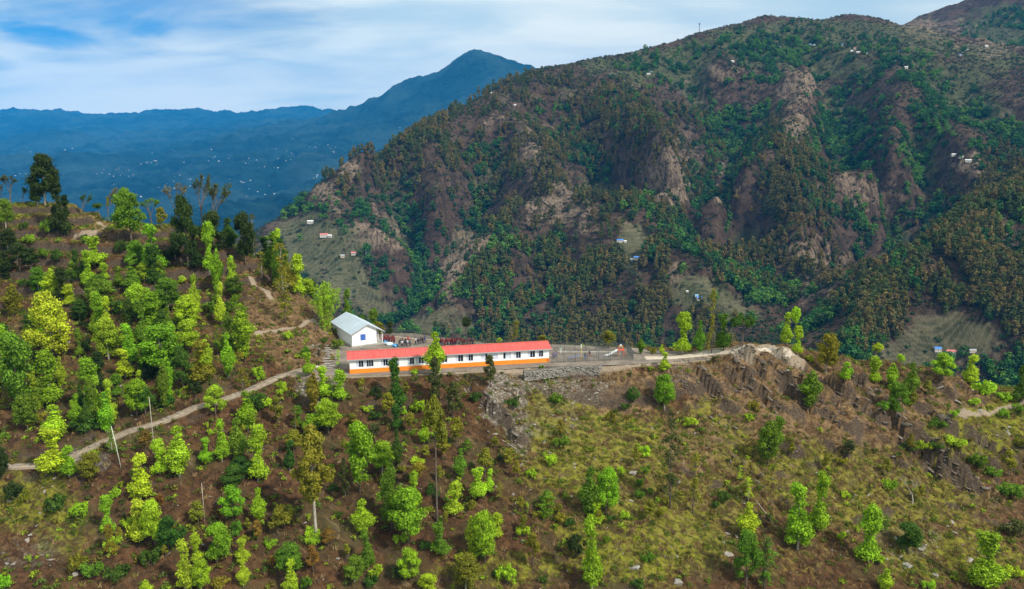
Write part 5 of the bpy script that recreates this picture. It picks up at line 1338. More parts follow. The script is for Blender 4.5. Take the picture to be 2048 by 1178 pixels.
# fields keep a few bund bushes
ks |= (fl_ > .5) & (rng.uniform(0, 1, len(X)) < 0.02)
def mid_zone(px, py):
    if px < 800: return 'on the slopes left of the gully behind the white house'
    if px < 1010: return 'around the gully behind the white house'
    if px > 1720: return 'on the near spur above the terraced field' if py < 640 else 'around the terraced field with the rose-roofed house'
    if px > 1480: return 'at the valley mouth beyond the knoll'
    if py < 560: return 'beside the blue-roofed spur terraces'
    return 'on the slope straight behind the school roof' if px < 1260 else 'on the slope behind the playground and ridge trees'
def forest(mask, name, label, one, one_label, group, cat, meshes, cols, smin, smax):
    ii = np.where(mask)[0]
    s = rng.uniform(smin, smax, len(ii))
    near_first = np.argsort(Y[ii] / s)
    top, rest = near_first[:300], near_first[300:]
    for q_, k_ in enumerate(top):
        i = ii[k_]
        o = obj(one, meshes[q_ % 4], None, None, (float(X[i]), float(Y[i]), float(Z[i]) - .4), random.uniform(0, 6.28))
        sc_ = float(s[k_]); o.scale = (sc_ * random.uniform(.85, 1.15), sc_ * random.uniform(.85, 1.15), sc_)
        c = cols[(q_ * 3 + q_ // 5) % 4]; v = random.uniform(.8, 1.2); o.color = (c[0] * v, c[1] * v, c[2] * v, 1)
        zn = mid_zone(px_[i], py_[i]); tag(o, one_label + ' ' + zn, cat, group + ' ' + zn)
    i = ii[rest]; n = len(i); sr = s[rest]
    protos = [(meshes[(a_ + b_) % 4], cols[a_]) for a_ in range(4) for b_ in range(2)]
    # neighbouring trees tend to share a tint
    tint = (np.clip(0.5 + fbm(X[i] / 120, Y[i] / 120, 3, 931), 0, .999) * 4 + rng.normal(size=n) * .8).clip(0, 3.99).astype(int)
    scatter(name, label, np.stack([X[i], Y[i], Z[i] - .4], 1), np.stack([np.zeros(n), np.zeros(n), rng.uniform(0, 6.28, n)], 1), np.stack([sr, sr, sr * rng.uniform(.85, 1.15, n)], 1), tint * 2 + rng.integers(0, 2, n), protos)
    return n
nP = forest(kp, 'pine_forest', 'olive-brown pine forest on the far mountainside', 'pine_tree', 'rounded olive-brown pine', 'pines', 'tree', FPINE, PINE_COL, 0.8, 1.7)
nB = forest(kb, 'broadleaf_forest', 'blue-green broadleaf forest in the far gullies', 'broadleaf_tree', 'round blue-green broadleaf tree', 'broadleaf trees', 'tree', FBROAD, BROAD_COL, 0.65, 1.7)
i = np.where(ks)[0]; n = len(i); sr = rng.uniform(.7, 2.0, n)
scatter('scrub', 'low dark scrub over the far mountainside', np.stack([X[i], Y[i], Z[i] - .2], 1), np.stack([np.zeros(n), np.zeros(n), rng.uniform(0, 6.28, n)], 1), np.stack([sr, sr, sr], 1), rng.integers(0, 9, n), [(FSCRUB[a_], SCRUB_COL[b_]) for a_ in range(3) for b_ in range(3)])
print('FOREST', nP, nB, n)
# ------------------------------------------------------------------ the school
def at0(px, py, z=0.0):
    Y = (z - CAMZ) / tanv(py)
    return P(px, py, Y)
M_WHITE = simple_mat('white_wall', (0.80, 0.83, 0.86), 0.75, 0.05, 0.8, dirt=(0.62, 0.62, 0.60))
M_ORANGE = simple_mat('orange_wall', (0.85, 0.24, 0.012), 0.7, 0.07, 0.7)
def sheet_roof(name, a, b_, c_):
    m, t, out = new_mat(name)
    co = t.n('ShaderNodeTexCoord').outputs['Object']
    mp = t.n('ShaderNodeMapping', None, Vector=co, Scale=(1.0, 0.18, 0.18))
    st = t.noise(mp.outputs[0], 1.6, 5.0, 0.65, 0.2); bl = t.noise(co, 0.35, 4.0, 0.6, 0.4)
    # one tone per sheet
    sx = t.n('ShaderNodeSeparateXYZ', None, Vector=co).outputs[0]
    wn_ = t.n('ShaderNodeTexWhiteNoise', {'noise_dimensions': '1D'}, W=t.math('FLOOR', t.math('DIVIDE', sx, 1.05))).outputs[0]
    col = t.mix(t.ramp(st, 0.35, 0.7), a, b_)
    col = t.mix(t.math('MULTIPLY', wn_, 0.45), col, c_)
    col = t.mix(t.ramp(bl, 0.5, 0.75, 0, .4), col, c_)
    bs = t.n('ShaderNodeBsdfPrincipled', None, Base_Color=col, Roughness=0.5)
    t.link(bs.outputs[0], out.inputs[0]); return m
M_REDROOF = sheet_roof('red_roof', (0.46, 0.058, 0.050), (0.55, 0.085, 0.070), (0.42, 0.085, 0.070))
M_BLUEROOF = simple_mat('pale_blue_roof', (0.42, 0.50, 0.58), 0.45, 0.08, 0.35, dirt=(0.37, 0.43, 0.49))
M_FRAME = simple_mat('window_frame', (0.72, 0.74, 0.80), 0.5, 0.04)
M_PALE = simple_mat('frosted_pane', (0.58, 0.62, 0.74), 0.35, 0.06)
M_DARKPANE = simple_mat('dark_glass', (0.015, 0.022, 0.045), 0.12, 0.2)
M_TRIM = simple_mat('trim_grey', (0.36, 0.36, 0.38), 0.6, 0.1)
M_BLUEPAINT = simple_mat('blue_paint', (0.03, 0.09, 0.42), 0.5, 0.1)
M_CONC = simple_mat('concrete', (0.36, 0.35, 0.32), 0.9, 0.2, 1.5, dirt=(0.2, 0.2, 0.15))
M_METAL = simple_mat('fence_metal', (0.10, 0.11, 0.11), 0.55, 0.15, 2.0, metal=0.4)
M_WIRE = simple_mat('fence_wire', (0.12, 0.14, 0.135), 0.5, 0.1, 2.0, metal=0.5)

A, B = at0(700, 747.5), at0(1098, 724)
SL_ = math.hypot(B[0] - A[0], B[1] - A[1]); SA = math.atan2(B[1] - A[1], B[0] - A[0])
school = tag(empty('school_building', (A[0], A[1], 0), SA), 'long white school with orange plinth and red metal roof', 'school')
D_, EH, PH_ = 5.6, 2.95, 0.88
def wall_holes(L, z0, z1, th, holes):
    """front wall y 0..th with openings (x0, x1, za, zb)"""
    mb = MB(); xs = 0.0
    for (a, b, za, zb) in sorted(holes):
        mb.box(xs, a, 0, th, z0, z1)
        mb.box(a, b, 0, th, z0, za); mb.box(a, b, 0, th, zb, z1)
        xs = b
    return mb.box(xs, L, 0, th, z0, z1)
wins = [(440, 500, 'pdd'), (504, 578, 'pddd'), (636, 692, 'pdd'), (722, 780, 'ppp'), (846, 900, 'pdd'), (914, 976, 'pdd'), (1036, 1090, 'pdd'), (1102, 1160, 'pdd'), (1225, 1286, 'pdd'), (1308, 1364, 'pdd'), (1424, 1478, 'ppd'), (1500, 1556, 'ppp'), (1600, 1660, 'dpp'), (1682, 1740, 'pdd'), (1792, 1852, 'pdd'), (1864, 1916, 'pdd')]
def along(zx):
    px = zx / 3.938 + 600
    # sight line met with the front wall
    dx, dy = (B[0] - A[0]) / SL_, (B[1] - A[1]) / SL_
    k = (px - 1024) / FPX * (math.cos(PITCH) + (CAMZ - 1.7) / 158.0 * math.sin(PITCH))
    return (k * A[1] - A[0]) / (dx - k * dy)
holes = []
for a, b, s in wins:
    xa, xb = along(a), along(b); holes.append((xa, xb, 1.18, 2.58))
mb = wall_holes(SL_, PH_, EH, 0.2, holes)
mb.box(0, 0.2, 0.2, D_ - 0.2, PH_, EH); mb.box(SL_ - 0.2, SL_, 0.2, D_ - 0.2, PH_, EH); mb.box(0, SL_, D_ - 0.2, D_, PH_, EH)
RH = 0.85
for x0 in (0.0, SL_ - 0.2):   # gable ends
    v = [(x0, 0, EH), (x0, D_, EH), (x0, D_ / 2, EH + RH - 0.05), (x0 + .2, 0, EH), (x0 + .2, D_, EH), (x0 + .2, D_ / 2, EH + RH - 0.05)]
    mb.add(v, [(0, 2, 1), (3, 4, 5), (0, 3, 5, 2), (1, 2, 5, 4), (0, 1, 4, 3)])
mb.build('wall', M_WHITE, school)
mb = MB(); e = 0.03
mb.box(-e, SL_ + e, -e, 0.2, -0.3, PH_); mb.box(-e, SL_ + e, D_ - .2, D_ + e, -0.3, PH_); mb.box(-e, 0.2, 0.2, D_ - .2, -0.3, PH_); mb.box(SL_ - .2, SL_ + e, 0.2, D_ - .2, -0.3, PH_)
mb.build('plinth', M_ORANGE, school)
mb = MB().box(0.2, SL_ - .2, 0.2, D_ - .2, 0.0, 0.04)
mb.build('floor', M_CONC, school)
def corrugated(L, run, rise, ov_e, ov_x, z_eave, y_eave, period=0.5, amp=0.03, th=0.03, sgn=1):
    """one roof slope: ribs run from eave to ridge"""
    n = int((L + 2 * ov_x) / period * 2)
    xs = np.linspace(-ov_x, L + ov_x, n + 1)
    sl = rise / run
    v, f = [], []
    for i, x in enumerate(xs):
        dz = amp if i % 2 else 0.0
        for (t, zz) in ((-ov_e, 0), (run, 0)):
            v.append((x, y_eave + sgn * t, z_eave + t * sl + dz)); v.append((x, y_eave + sgn * t, z_eave + t * sl + dz - th))
    for i in range(n):
        a = i * 4; b = a + 4
        f += [(a, b, b + 2, a + 2), (a + 1, a + 3, b + 3, b + 1), (a, a + 1, b + 1, b), (a + 2, b + 2, b + 3, a + 3)]
    f += [(0, 2, 3, 1), (n * 4, n * 4 + 1, n * 4 + 3, n * 4 + 2)]
    return v, f
rf = MB()
rf.add(*corrugated(SL_, D_ / 2, RH, 0.42, 0.5, EH + .06, 0.0)); rf.add(*corrugated(SL_, D_ / 2, RH, 0.42, 0.5, EH + .06, D_, sgn=-1))
roof = rf.build('roof', M_REDROOF, school)
MB().add([(-.55, D_ / 2 - .22, EH + RH + .04), (SL_ + .55, D_ / 2 - .22, EH + RH + .04), (SL_ + .55, D_ / 2, EH + RH + .13), (-.55, D_ / 2, EH + RH + .13), (-.55, D_ / 2 + .22, EH + RH + .04), (SL_ + .55, D_ / 2 + .22, EH + RH + .04)],
         [(0, 1, 2, 3), (3, 2, 5, 4), (0, 3, 4), (1, 5, 2), (0, 4, 5, 1)]).build('ridge_cap', M_REDROOF, roof)
ze = EH + .06 - .42 * RH / (D_ / 2)
MB().box(-.55, SL_ + .55, -.47, -.422, ze - .16, ze + .03).build('fascia', M_TRIM, roof)
for (xa, xb, za, zb), (_, _, s) in zip(holes, wins):
    fr = MB(); w = 0.05
    fr.box(xa, xb, .05, .12, za, za + w); fr.box(xa, xb, .05, .12, zb - w, zb); fr.box(xa, xa + w, .05, .12, za + w, zb - w); fr.box(xb - w, xb, .05, .12, za + w, zb - w)
    n = len(s); cw = (xb - xa - 2 * w) / n
    for i in range(1, n): fr.box(xa + w + i * cw - .03, xa + w + i * cw + .03, .052, .118, za + w, zb - w)
    win = fr.build('window', M_FRAME, school)
    for i, ch in enumerate(s):
        MB().box(xa + w + i * cw + .03, xa + w + (i + 1) * cw - .03, .075, .095, za + w, zb - w).build('pane', M_PALE if ch == 'p' else M_DARKPANE, win)
    MB().box(xa - .06, xb + .06, -.05, 0.0, za - .08, za - .01).build('sill', M_WHITE, win)
for x in (along(585), along(830), along(1195), along(1585)):   # downpipes and pillar strips between the rooms
    MB().box(x - .05, x + .05, -.045, -.004, PH_ + .01, EH - .02).build('pilaster', M_WHITE, school)

# ------------------------------------------------------------------ white house with pale blue roof
C_, E_ = at0(704.6, 694.8), at0(753.6, 688.9)
HW = math.hypot(E_[0] - C_[0], E_[1] - C_[1]); HA = math.atan2(E_[1] - C_[1], E_[0] - C_[0])
house = tag(empty('village_hall', (C_[0], C_[1], 0), HA), 'white gabled house with pale blue metal roof and side veranda', 'house')
HL, HE, HR, VW = 15.0, 3.15, 1.85, 1.45
span = HW + VW
mb = MB()
wx0, wx1, wz0, wz1 = 1.95, 3.15, 1.35, 2.75
zt = lambda x: HE + HR * (1 - abs(x - span / 2) / (span / 2)) - 0.06
# gable front built around the window
mb.box(0, wx0, 0, .2, 0.35, HE); mb.box(wx0, wx1, 0, .2, 0.35, wz0); mb.box(wx0, wx1, 0, .2, wz1, HE); mb.box(wx1, HW, 0, .2, 0.35, HE)
def gable(y0, y1):
    pts = [(0, HE), (HW, HE), (HW, zt(HW)), (span / 2, zt(span / 2)), (0, zt(0))]
    v = [(x, y0, z) for x, z in pts] + [(x, y1, z) for x, z in pts]
    return v, [(0, 1, 2, 3, 4), (9, 8, 7, 6, 5), (0, 5, 6, 1), (1, 6, 7, 2), (2, 7, 8, 3), (3, 8, 9, 4), (4, 9, 5, 0)]
mb.add(*gable(0, .2)); mb.add(*gable(HL - .2, HL))
mb.box(0, .2, .2, HL - .2, .35, HE); mb.box(0, HW, HL - .2, HL, .35, HE)
dh = [(1.2, 2.2), (6.8, 7.8), (12.2, 13.2)]
ys = 0.2
for a, b in dh:
    mb.box(HW - .2, HW, ys, a, .35, zt(HW)); mb.box(HW - .2, HW, a, b, 2.5, zt(HW)); ys = b
mb.box(HW - .2, HW, ys, HL - .2, .35, zt(HW))
mb.build('wall', M_WHITE, house)
MB().box(-.25, span + .35, -.3, HL + .3, -.8, .35).build('plinth', M_CONC, house)
rv = MB()
def hroof(sgn):
    v, f = corrugated(HL, span / 2, HR, .4, .45, HE + .04, 0.0)
    return [((y if sgn > 0 else span - y), x, z) for x, y, z in v], [tuple(reversed(q)) for q in f] if sgn > 0 else f
rv.add(*hroof(1)); rv.add(*hroof(-1))
hr = rv.build('roof', M_BLUEROOF, house)
bb = MB()
for sx in (0, 1):
    x0, x1 = (-.4, span / 2) if sx == 0 else (span + .4, span / 2)
    z0, z1 = HE + .04 - .4 * HR / (span / 2), HE + HR + .04
    bb.add([(x0, -.50, z0 - .16), (x1, -.50, z1 - .16), (x1, -.50, z1 + .03), (x0, -.50, z0 + .03), (x0, -.455, z0 - .16), (x1, -.455, z1 - .16), (x1, -.455, z1 + .03), (x0, -.455, z0 + .03)],
           [(0, 1, 2, 3), (7, 6, 5, 4), (0, 4, 5, 1), (3, 2, 6, 7), (0, 3, 7, 4), (1, 5, 6, 2)])
bb.build('bargeboard', M_TRIM, hr)
fr = MB(); w = .07
fr.box(wx0, wx1, -.02, .1, wz0, wz0 + w); fr.box(wx0, wx1, -.02, .1, wz1 - w, wz1); fr.box(wx0, wx0 + w, -.02, .1, wz0 + w, wz1 - w); fr.box(wx1 - w, wx1, -.02, .1, wz0 + w, wz1 - w); fr.box((wx0 + wx1) / 2 - .04, (wx0 + wx1) / 2 + .04, -.018, .098, wz0 + w, wz1 - w)
wn = fr.build('window', M_BLUEPAINT, house)
M_BLUEPANE = simple_mat('blue_shutter', (0.06, 0.15, 0.48), 0.35, 0.25, 2.0, dirt=(0.35, 0.22, 0.35))
for i in (0, 1):
    h = (wx1 - wx0) / 2
    MB().box(wx0 + (w if i == 0 else h + .04 - 0), wx0 + (h - .04 if i == 0 else 2 * h - w), .03, .06, wz0 + w, wz1 - w).build('pane', M_BLUEPANE, wn)
for a, b in dh:
    dr = MB().box(HW - .12, HW - .06, a + .01, b - .01, .36, 2.49).build('door', M_BLUEPAINT, house)
    MB().box(HW - .058, HW - .02, b - .18, b - .12, 1.3, 1.45).build('handle', M_METAL, dr)
for y in (.12, 3.0, 6.0, 9.0, 12.0, HL - .15):
    MB().box(span - .14, span, y - .07, y + .07, .352, HE - .02).build('veranda_post', M_WHITE, house)
MB().box(span - .13, span - .02, .2, HL - .25, HE - .14, HE - .021).build('veranda_beam', M_WHITE, house)

# ------------------------------------------------------------------ fences, walls and steps
def wire_panel(L, H):
    mb = MB(); r = .011
    n = max(2, int(L / .16))
    for i in range(1, n): x = L * i / n; mb.box(x - r, x + r, -r, r, .05, H - .03)
    m_ = max(2, int(H / .16))
    for i in range(1, m_): z = .05 + (H - .08) * i / m_; mb.box(0.03, L - .03, -r * .7, r * .7, z - r, z + r)
    return mb
def fence(name, label, pts, H, zoff=0.0, group=None, sp=2.4, ground=None):
    root = tag(empty(name, (pts[0][0], pts[0][1], 0)), label, 'fence', group)
    ox, oy = pts[0][0], pts[0][1]
    post = MB().box(-.05, .05, -.05, .05, -.4, H + .05).mesh('post'); post.materials.append(M_METAL)
    last = None
    for (ax, ay), (bx, by) in zip(pts[:-1], pts[1:]):
        L = math.hypot(bx - ax, by - ay); n = max(1, round(L / sp)); ang = math.atan2(by - ay, bx - ax); l = L / n
        pm = wire_panel(l, H).mesh('mesh_panel'); pm.materials.append(M_WIRE)
        rm = MB().tube([(0.03, 0, H), (l - .03, 0, H)], .022, 6).mesh('rail'); rm.materials.append(M_METAL)
        for i in range(n):
            x, y = ax + (bx - ax) * i / n - ox, ay + (by - ay) * i / n - oy
            obj('post', post, None, root, (x, y, zoff)); obj('mesh_panel', pm, None, root, (x, y, zoff), ang); obj('rail', rm, None, root, (x, y, zoff), ang)
    obj('post', post, None, root, (pts[-1][0] - ox, pts[-1][1] - oy, zoff))
    return root
pg = [at0(1104, 726)[:2], at0(1266, 719.5)[:2], at0(1254, 703)[:2], at0(1108, 702)[:2]]
fence('playground_fence', 'grey wire mesh fence around the playground', [pg[0], pg[1], pg[2], pg[3]], 1.9)
fence('courtyard_fence', 'green-grey wire fence behind the school courtyard', [at0(790, 671)[:2], at0(850, 678)[:2], at0(948, 694)[:2], at0(1104, 697)[:2]], 1.7)
def low_wall(name, label, pts, H, th, mat, cat='wall'):
    mb = MB(); ox, oy = pts[0]
    for (ax, ay), (bx, by) in zip(pts[:-1], pts[1:]):
        ang = math.atan2(by - ay, bx - ax); nx, ny = -math.sin(ang) * th / 2, math.cos(ang) * th / 2
        v = [(ax - nx, ay - ny, -.4), (bx - nx, by - ny, -.4), (bx + nx, by + ny, -.4), (ax + nx, ay + ny, -.4)]
        v += [(x, y, H) for x, y, z in v]
        v = [(x - ox, y - oy, z) for x, y, z in v]
        mb.add(v, [(0, 3, 2, 1), (4, 5, 6, 7), (0, 1, 5, 4), (1, 2, 6, 5), (2, 3, 7, 6), (3, 0, 4, 7)])
    return tag(mb.build(name, mat, None, (ox, oy, 0)), label, cat)
M_SAND = simple_mat('sandy_render', (0.46, 0.38, 0.29), 0.9, 0.15, 1.0)
low_wall('low_wall', 'low sandy wall in the courtyard behind the crowd', [at0(786, 679)[:2], at0(830, 683)[:2], at0(884, 688)[:2]], .75, .25, M_SAND)
low_wall('low_wall', 'low concrete kerb wall along the back of the playground', [at0(1112, 704.5)[:2], at0(1228, 705)[:2]], .3, .2, M_CONC)
# dry-stone retaining wall on the outer edge of the school ground
wall_pts = [(1048, 752), (1075, 750), (1105, 746), (1135, 743), (1165, 742), (1195, 742), (1213, 738)]
wp = [at0(px, py - 10)[:2] for px, py in wall_pts]
ox, oy = wp[0]
rw = tag(empty('retaining_wall', (ox, oy, 0)), 'grey dry-stone retaining wall under the playground edge', 'wall')
cm, sm = MB(), MB()
rr = random.Random(5)
for (ax, ay), (bx, by) in zip(wp[:-1], wp[1:]):
    ang = math.atan2(by - ay, bx - ax); nx, ny = -math.sin(ang), math.cos(ang); L = math.hypot(bx - ax, by - ay)
    v = [(ax, ay, -1.9), (bx, by, -1.9), (bx + nx * .7, by + ny * .7, -1.9), (ax + nx * .7, ay + ny * .7, -1.9)]; v += [(x, y, .0) for x, y, z in v]
    cm.add([(x - ox, y - oy, z) for x, y, z in v], [(0, 3, 2, 1), (4, 5, 6, 7), (0, 1, 5, 4), (1, 2, 6, 5), (2, 3, 7, 6), (3, 0, 4, 7)])
    for row in range(8):
        t = 0.0
        while t < L:
            w = rr.uniform(.25, .8); z = -1.85 + row * .24 + rr.uniform(-.05, .05)
            ps = rr.uniform(.0, .30); cx, cy = ax + (bx - ax) * min(1, (t + w / 2) / L) - ox - nx * ps, ay + (by - ay) * min(1, (t + w / 2) / L) - oy - ny * ps
            hw, hd, hh = w * .47, .16, rr.uniform(.09, .115)
            v = []
            for sx, sy, sz in ((-1, -1, -1), (1, -1, -1), (1, 1, -1), (-1, 1, -1), (-1, -1, 1), (1, -1, 1), (1, 1, 1), (-1, 1, 1)):
                lx, ly = sx * hw * rr.uniform(.85, 1), sy * hd * rr.uniform(.8, 1.1)
                v.append((cx + lx * math.cos(ang) - ly * math.sin(ang), cy + lx * math.sin(ang) + ly * math.cos(ang), z + sz * hh * rr.uniform(.85, 1)))
            sm.add(v, [(0, 3, 2, 1), (4, 5, 6, 7), (0, 1, 5, 4), (1, 2, 6, 5), (2, 3, 7, 6), (3, 0, 4, 7)])
            t += w
cm.build('core', simple_mat('wall_core', (0.10, 0.09, 0.08), .95), rw)
def wall_stone():
    m, t, out = new_mat('wall_stone')
    co = t.n('ShaderNodeTexCoord').outputs['Object']
    vo = t.n('ShaderNodeTexVoronoi', None, Vector=co, Scale=2.6)
    rn = t.n('ShaderNodeSeparateColor', None, Color=vo.outputs['Color']).outputs[0]
    cc = t.mix(rn, (0.10, 0.09, 0.08), (0.40, 0.38, 0.35))
    bs = t.n('ShaderNodeBsdfPrincipled', None, Base_Color=t.mix(t.ramp(t.noise(co, 7.0), .4, .65), cc, (0.22, .20, .17)), Roughness=.9)
    t.link(bs.outputs[0], out.inputs[0]); return m
st_ = sm.build('stones', wall_stone(), rw); st_['kind'] = 'stuff'
# stone steps climbing beside the white house
q = at0(655, 738); q2 = hit(648, 690)
steps = tag(empty('stone_steps', (q[0], q[1], 0)), 'rough stone steps climbing the bank beside the white house', 'steps')
ang = math.atan2(q2[1] - q[1], q2[0] - q[0]); LL_ = math.hypot(q2[0] - q[0], q2[1] - q[1])
for i in range(12):
    t = (i + .5) / 12; x, y = (q2[0] - q[0]) * t, (q2[1] - q[1]) * t
    z = float(zf(q[0] + x, q[1] + y))
    m_ = ROCKS[i % 6]
    o = obj('step', m_, None, steps, (x, y, z + .08), ang + 1.57 + random.gauss(0, .12)); o.scale = (random.uniform(1.7, 2.5), random.uniform(1.0, 1.5), .55)
# footpath: a worn ribbon with flat stones along its uphill edge
def ribbon(pts, w, lift):
    pts = [Vector((x, y, 0)) for x, y in pts]
    fine = []
    for a, b in zip(pts[:-1], pts[1:]):
        n = max(1, int((b - a).length / .8))
        fine += [a.lerp(b, i / n) for i in range(n)]
    fine.append(pts[-1])
    # round the corners off
    for _ in range(10):
        fine = [fine[0]] + [(fine[i - 1] + fine[i] * 2 + fine[i + 1]) / 4 for i in range(1, len(fine) - 1)] + [fine[-1]]
    v, f = [], []
    for i, p in enumerate(fine):
        d = (fine[min(i + 1, len(fine) - 1)] - fine[max(0, i - 1)]).normalized(); s = Vector((-d.y, d.x, 0))
        wl, wr_ = w * (.8 + .35 * float(pnoise(np.array([i * .13]), np.array([1.5]), 3)[0]) + random.uniform(-.06, .06)), w * (.8 + .35 * float(pnoise(np.array([i * .13]), np.array([7.5]), 4)[0]) + random.uniform(-.06, .06))
        for k in (-1, -.5, 0, .5, 1):
            c = p + s * (wl * k if k > 0 else wr_ * k)
            v.append((c.x, c.y, float(zf(c.x, c.y)) + lift * (1 - .9 * abs(k) ** 3)))
    n = len(fine)
    for i in range(n - 1):
        for k in range(4): f.append((i * 5 + k, (i + 1) * 5 + k, (i + 1) * 5 + k + 1, i * 5 + k + 1))
    return v, f, fine
v, f, fine = ribbon(path_w, .52, .06)
M_PATH = simple_mat('path_dirt', (0.27, 0.215, 0.16), .95, .35, 1.2, dirt=(0.36, .31, .255), bump=.6)
fp = tag(MB().add(v, [tuple(reversed(q_)) for q_ in f]).build('footpath', M_PATH, smooth=True), kind='structure')
for i in range(6, len(fine) - 6):
    if random.random() < 0.48:
        d = (fine[i + 1] - fine[i - 1]).normalized(); s = Vector((-d.y, d.x, 0))
        c = fine[i] + s * random.uniform(.4, 1.1)
        o = obj('stone', ROCKS[random.choice((1, 3, 5))], None, fp, (c.x, c.y, float(zf(c.x, c.y)) + .05), math.atan2(s.y, s.x) + random.gauss(0, .3))
        sc_ = random.uniform(.45, .95); o.scale = (sc_, sc_, sc_ * .8)
tv, tf_, _ = ribbon([p for p in trk if p], 1.7, .05)
tag(MB().add(tv, [tuple(reversed(q_)) for q_ in tf_]).build('track', simple_mat('track_gravel', (0.44, 0.38, 0.31), .95, .2, 1.0, bump=.5), smooth=True), kind='structure')
# school yard sheet: grey gravel, lighter towards the track
mbp = MB(); mbp.add([(x, y, .012) for x, y in pad_poly], [tuple(range(len(pad_poly)))])
tag(mbp.build('school_yard', simple_mat('yard_gravel', (0.165, 0.135, 0.108), .95, .35, .35, dirt=(0.26, .225, .185), bump=.6)), kind='structure')

# ------------------------------------------------------------------ playground and poles
def dec(px, py): return at0(px, py)
M_RED = simple_mat('red_paint', (0.62, 0.09, 0.03), .5, .08); M_YEL = simple_mat('yellow_paint', (0.75, .52, .06), .5, .08); M_BLU = simple_mat('blue_plastic', (0.05, .20, .60), .45, .1)
x, y, _ = dec(1241, 713)
sl = tag(empty('playground_slide', (x, y, 0), math.pi + .1), 'orange playground slide tower with pale chute', 'slide')
for px_o in ((-.5, -.5), (.5, -.5), (.5, .5), (-.5, .5)):
    MB().tube([(px_o[0] * 1.25, px_o[1] * 1.25, -.2), (px_o[0], px_o[1], 1.5), (px_o[0], px_o[1], 2.3)], .05, 6).build('leg', M_RED, sl)
MB().box(-.6, .6, -.6, .6, 1.45, 1.53).build('platform', M_RED, sl)
for s in (-1, 1): MB().tube([(-.5, s * .5, 2.2), (.5, s * .5, 2.2)], .035, 6).build('handrail', M_YEL, sl)
ch = MB(); ch.add([(.6, -.3, 1.5), (.6, .3, 1.5), (2.6, .3, .45), (2.6, -.3, .45), (3.4, .3, .25), (3.4, -.3, .25), (.6, -.3, 1.42), (.6, .3, 1.42), (2.6, .3, .37), (2.6, -.3, .37), (3.4, .3, .17), (3.4, -.3, .17)],
                 [(0, 3, 2, 1), (3, 5, 4, 2), (6, 7, 8, 9), (9, 8, 10, 11), (0, 1, 7, 6), (4, 5, 11, 10), (1, 2, 8, 7), (2, 4, 10, 8), (3, 0, 6, 9), (5, 3, 9, 11)])
for s in (-.3, .3): ch.tube([(.6, s, 1.62), (2.6, s, .56), (3.4, s, .36)], .05, 5)
ch.build('chute', M_WHITE, sl)
lad = MB()
for s in (-.25, .25): lad.tube([(-1.3, s, 0), (-.6, s, 1.6)], .03, 5)
for i in range(5): t = (i + .7) / 5.4; lad.tube([(-1.3 + .7 * t, -.25, 1.6 * t), (-1.3 + .7 * t, .25, 1.6 * t)], .02, 5)
lad.build('ladder', M_RED, sl)
x, y, _ = dec(1150, 718)
sw = tag(empty('seesaw', (x, y, 0), .3), 'blue and red seesaw in the middle of the playground', 'seesaw')
MB().tube([(0, -.3, 0), (0, 0, .55), (0, .3, 0)], .05, 6).build('stand', M_RED, sw)
MB().add([(-1.6, -.12, .28), (1.6, -.12, .80), (1.6, .12, .80), (-1.6, .12, .28), (-1.6, -.12, .34), (1.6, -.12, .86), (1.6, .12, .86), (-1.6, .12, .34)], [(0, 3, 2, 1), (4, 5, 6, 7), (0, 1, 5, 4), (1, 2, 6, 5), (2, 3, 7, 6), (3, 0, 4, 7)]).build('plank', M_BLU, sw)
for s in (-1.2, 1.2): MB().tube([(s, -.12, .55 + s * .16), (s, -.12, .85 + s * .16), (s, .12, .85 + s * .16), (s, .12, .55 + s * .16)], .025, 5).build('handle', M_RED, sw)
x, y, _ = dec(1205, 715)
sw = tag(empty('swing_frame', (x, y, 0), -.1), 'grey tube swing frame beside the slide', 'swing')
for s in (-1.2, 1.2):
    MB().tube([(s, -.8, 0), (s, 0, 2.1), (s, .8, 0)], .04, 6).build('leg', M_METAL, sw)
MB().tube([(-1.25, 0, 2.12), (1.25, 0, 2.12)], .04, 6).build('crossbar', M_METAL, sw)
for s in (-.5, .5):
    MB().box(s - .22, s + .22, -.1, .1, .45, .49).build('seat', M_BLU, sw)
    for k in (-.2, .2): MB().tube([(s + k, 0, .49), (s + k, 0, 2.1)], .01, 4).build('chain', M_METAL, sw)
x, y, _ = dec(1162, 722)
po = tag(empty('flagpole', (x, y, 0)), 'yellow and white pole standing in the playground', 'pole')
MB().tube([(0, 0, -.3), (0, 0, 3.6)], [.06, .045], 7).build('shaft', M_YEL, po)
MB().tube([(0, 0, 2.9), (0, 0, 3.62)], [.09, .06], 7).build('cap', M_WHITE, po)
def pole(px, pb, H, lean, label, mat, r=.065):
    q = hit(px, pb)
    z = float(zf(*q))
    o = MB().tube([(0, 0, -.5), (lean[0] * .5, lean[1] * .5, H / 2), (lean[0], lean[1], H)], [r, r * .9, r * .7], 7).build('utility_pole', mat, None, (q[0], q[1], z), smooth=True)
    return tag(o, label, 'pole', 'poles on the slope')
M_POLE = simple_mat('pole_paint', (0.55, .60, .50), .8, .15)
pole(243, 937, 7.2, (-1.05, 0), 'pale leaning pole standing just below the footpath', M_POLE)
pole(310, 915, 10.5, (-.15, 0), 'thin grey pole beside the footpath stones', M_BARK_PALE, .07)
pole(410, 1050, 7.0, (-.05, 0), 'slim bare pole among the trees low on the slope', M_BARK_PALE, .06)
pole(632, 832, 2.6, (.5, 0), 'short pinkish stake leaning below the stone bank', simple_mat('pink_stake', (.5, .33, .28), .8), .05)
x, y, _ = at0(1058, 700)
tag(MB().tube([(0, 0, -.3), (0, 0, 6.0)], [.05, .03], 6).build('utility_pole', M_METAL, None, (x, y, 0)), 'thin metal pole rising behind the red roof end', 'pole', 'poles on the slope')
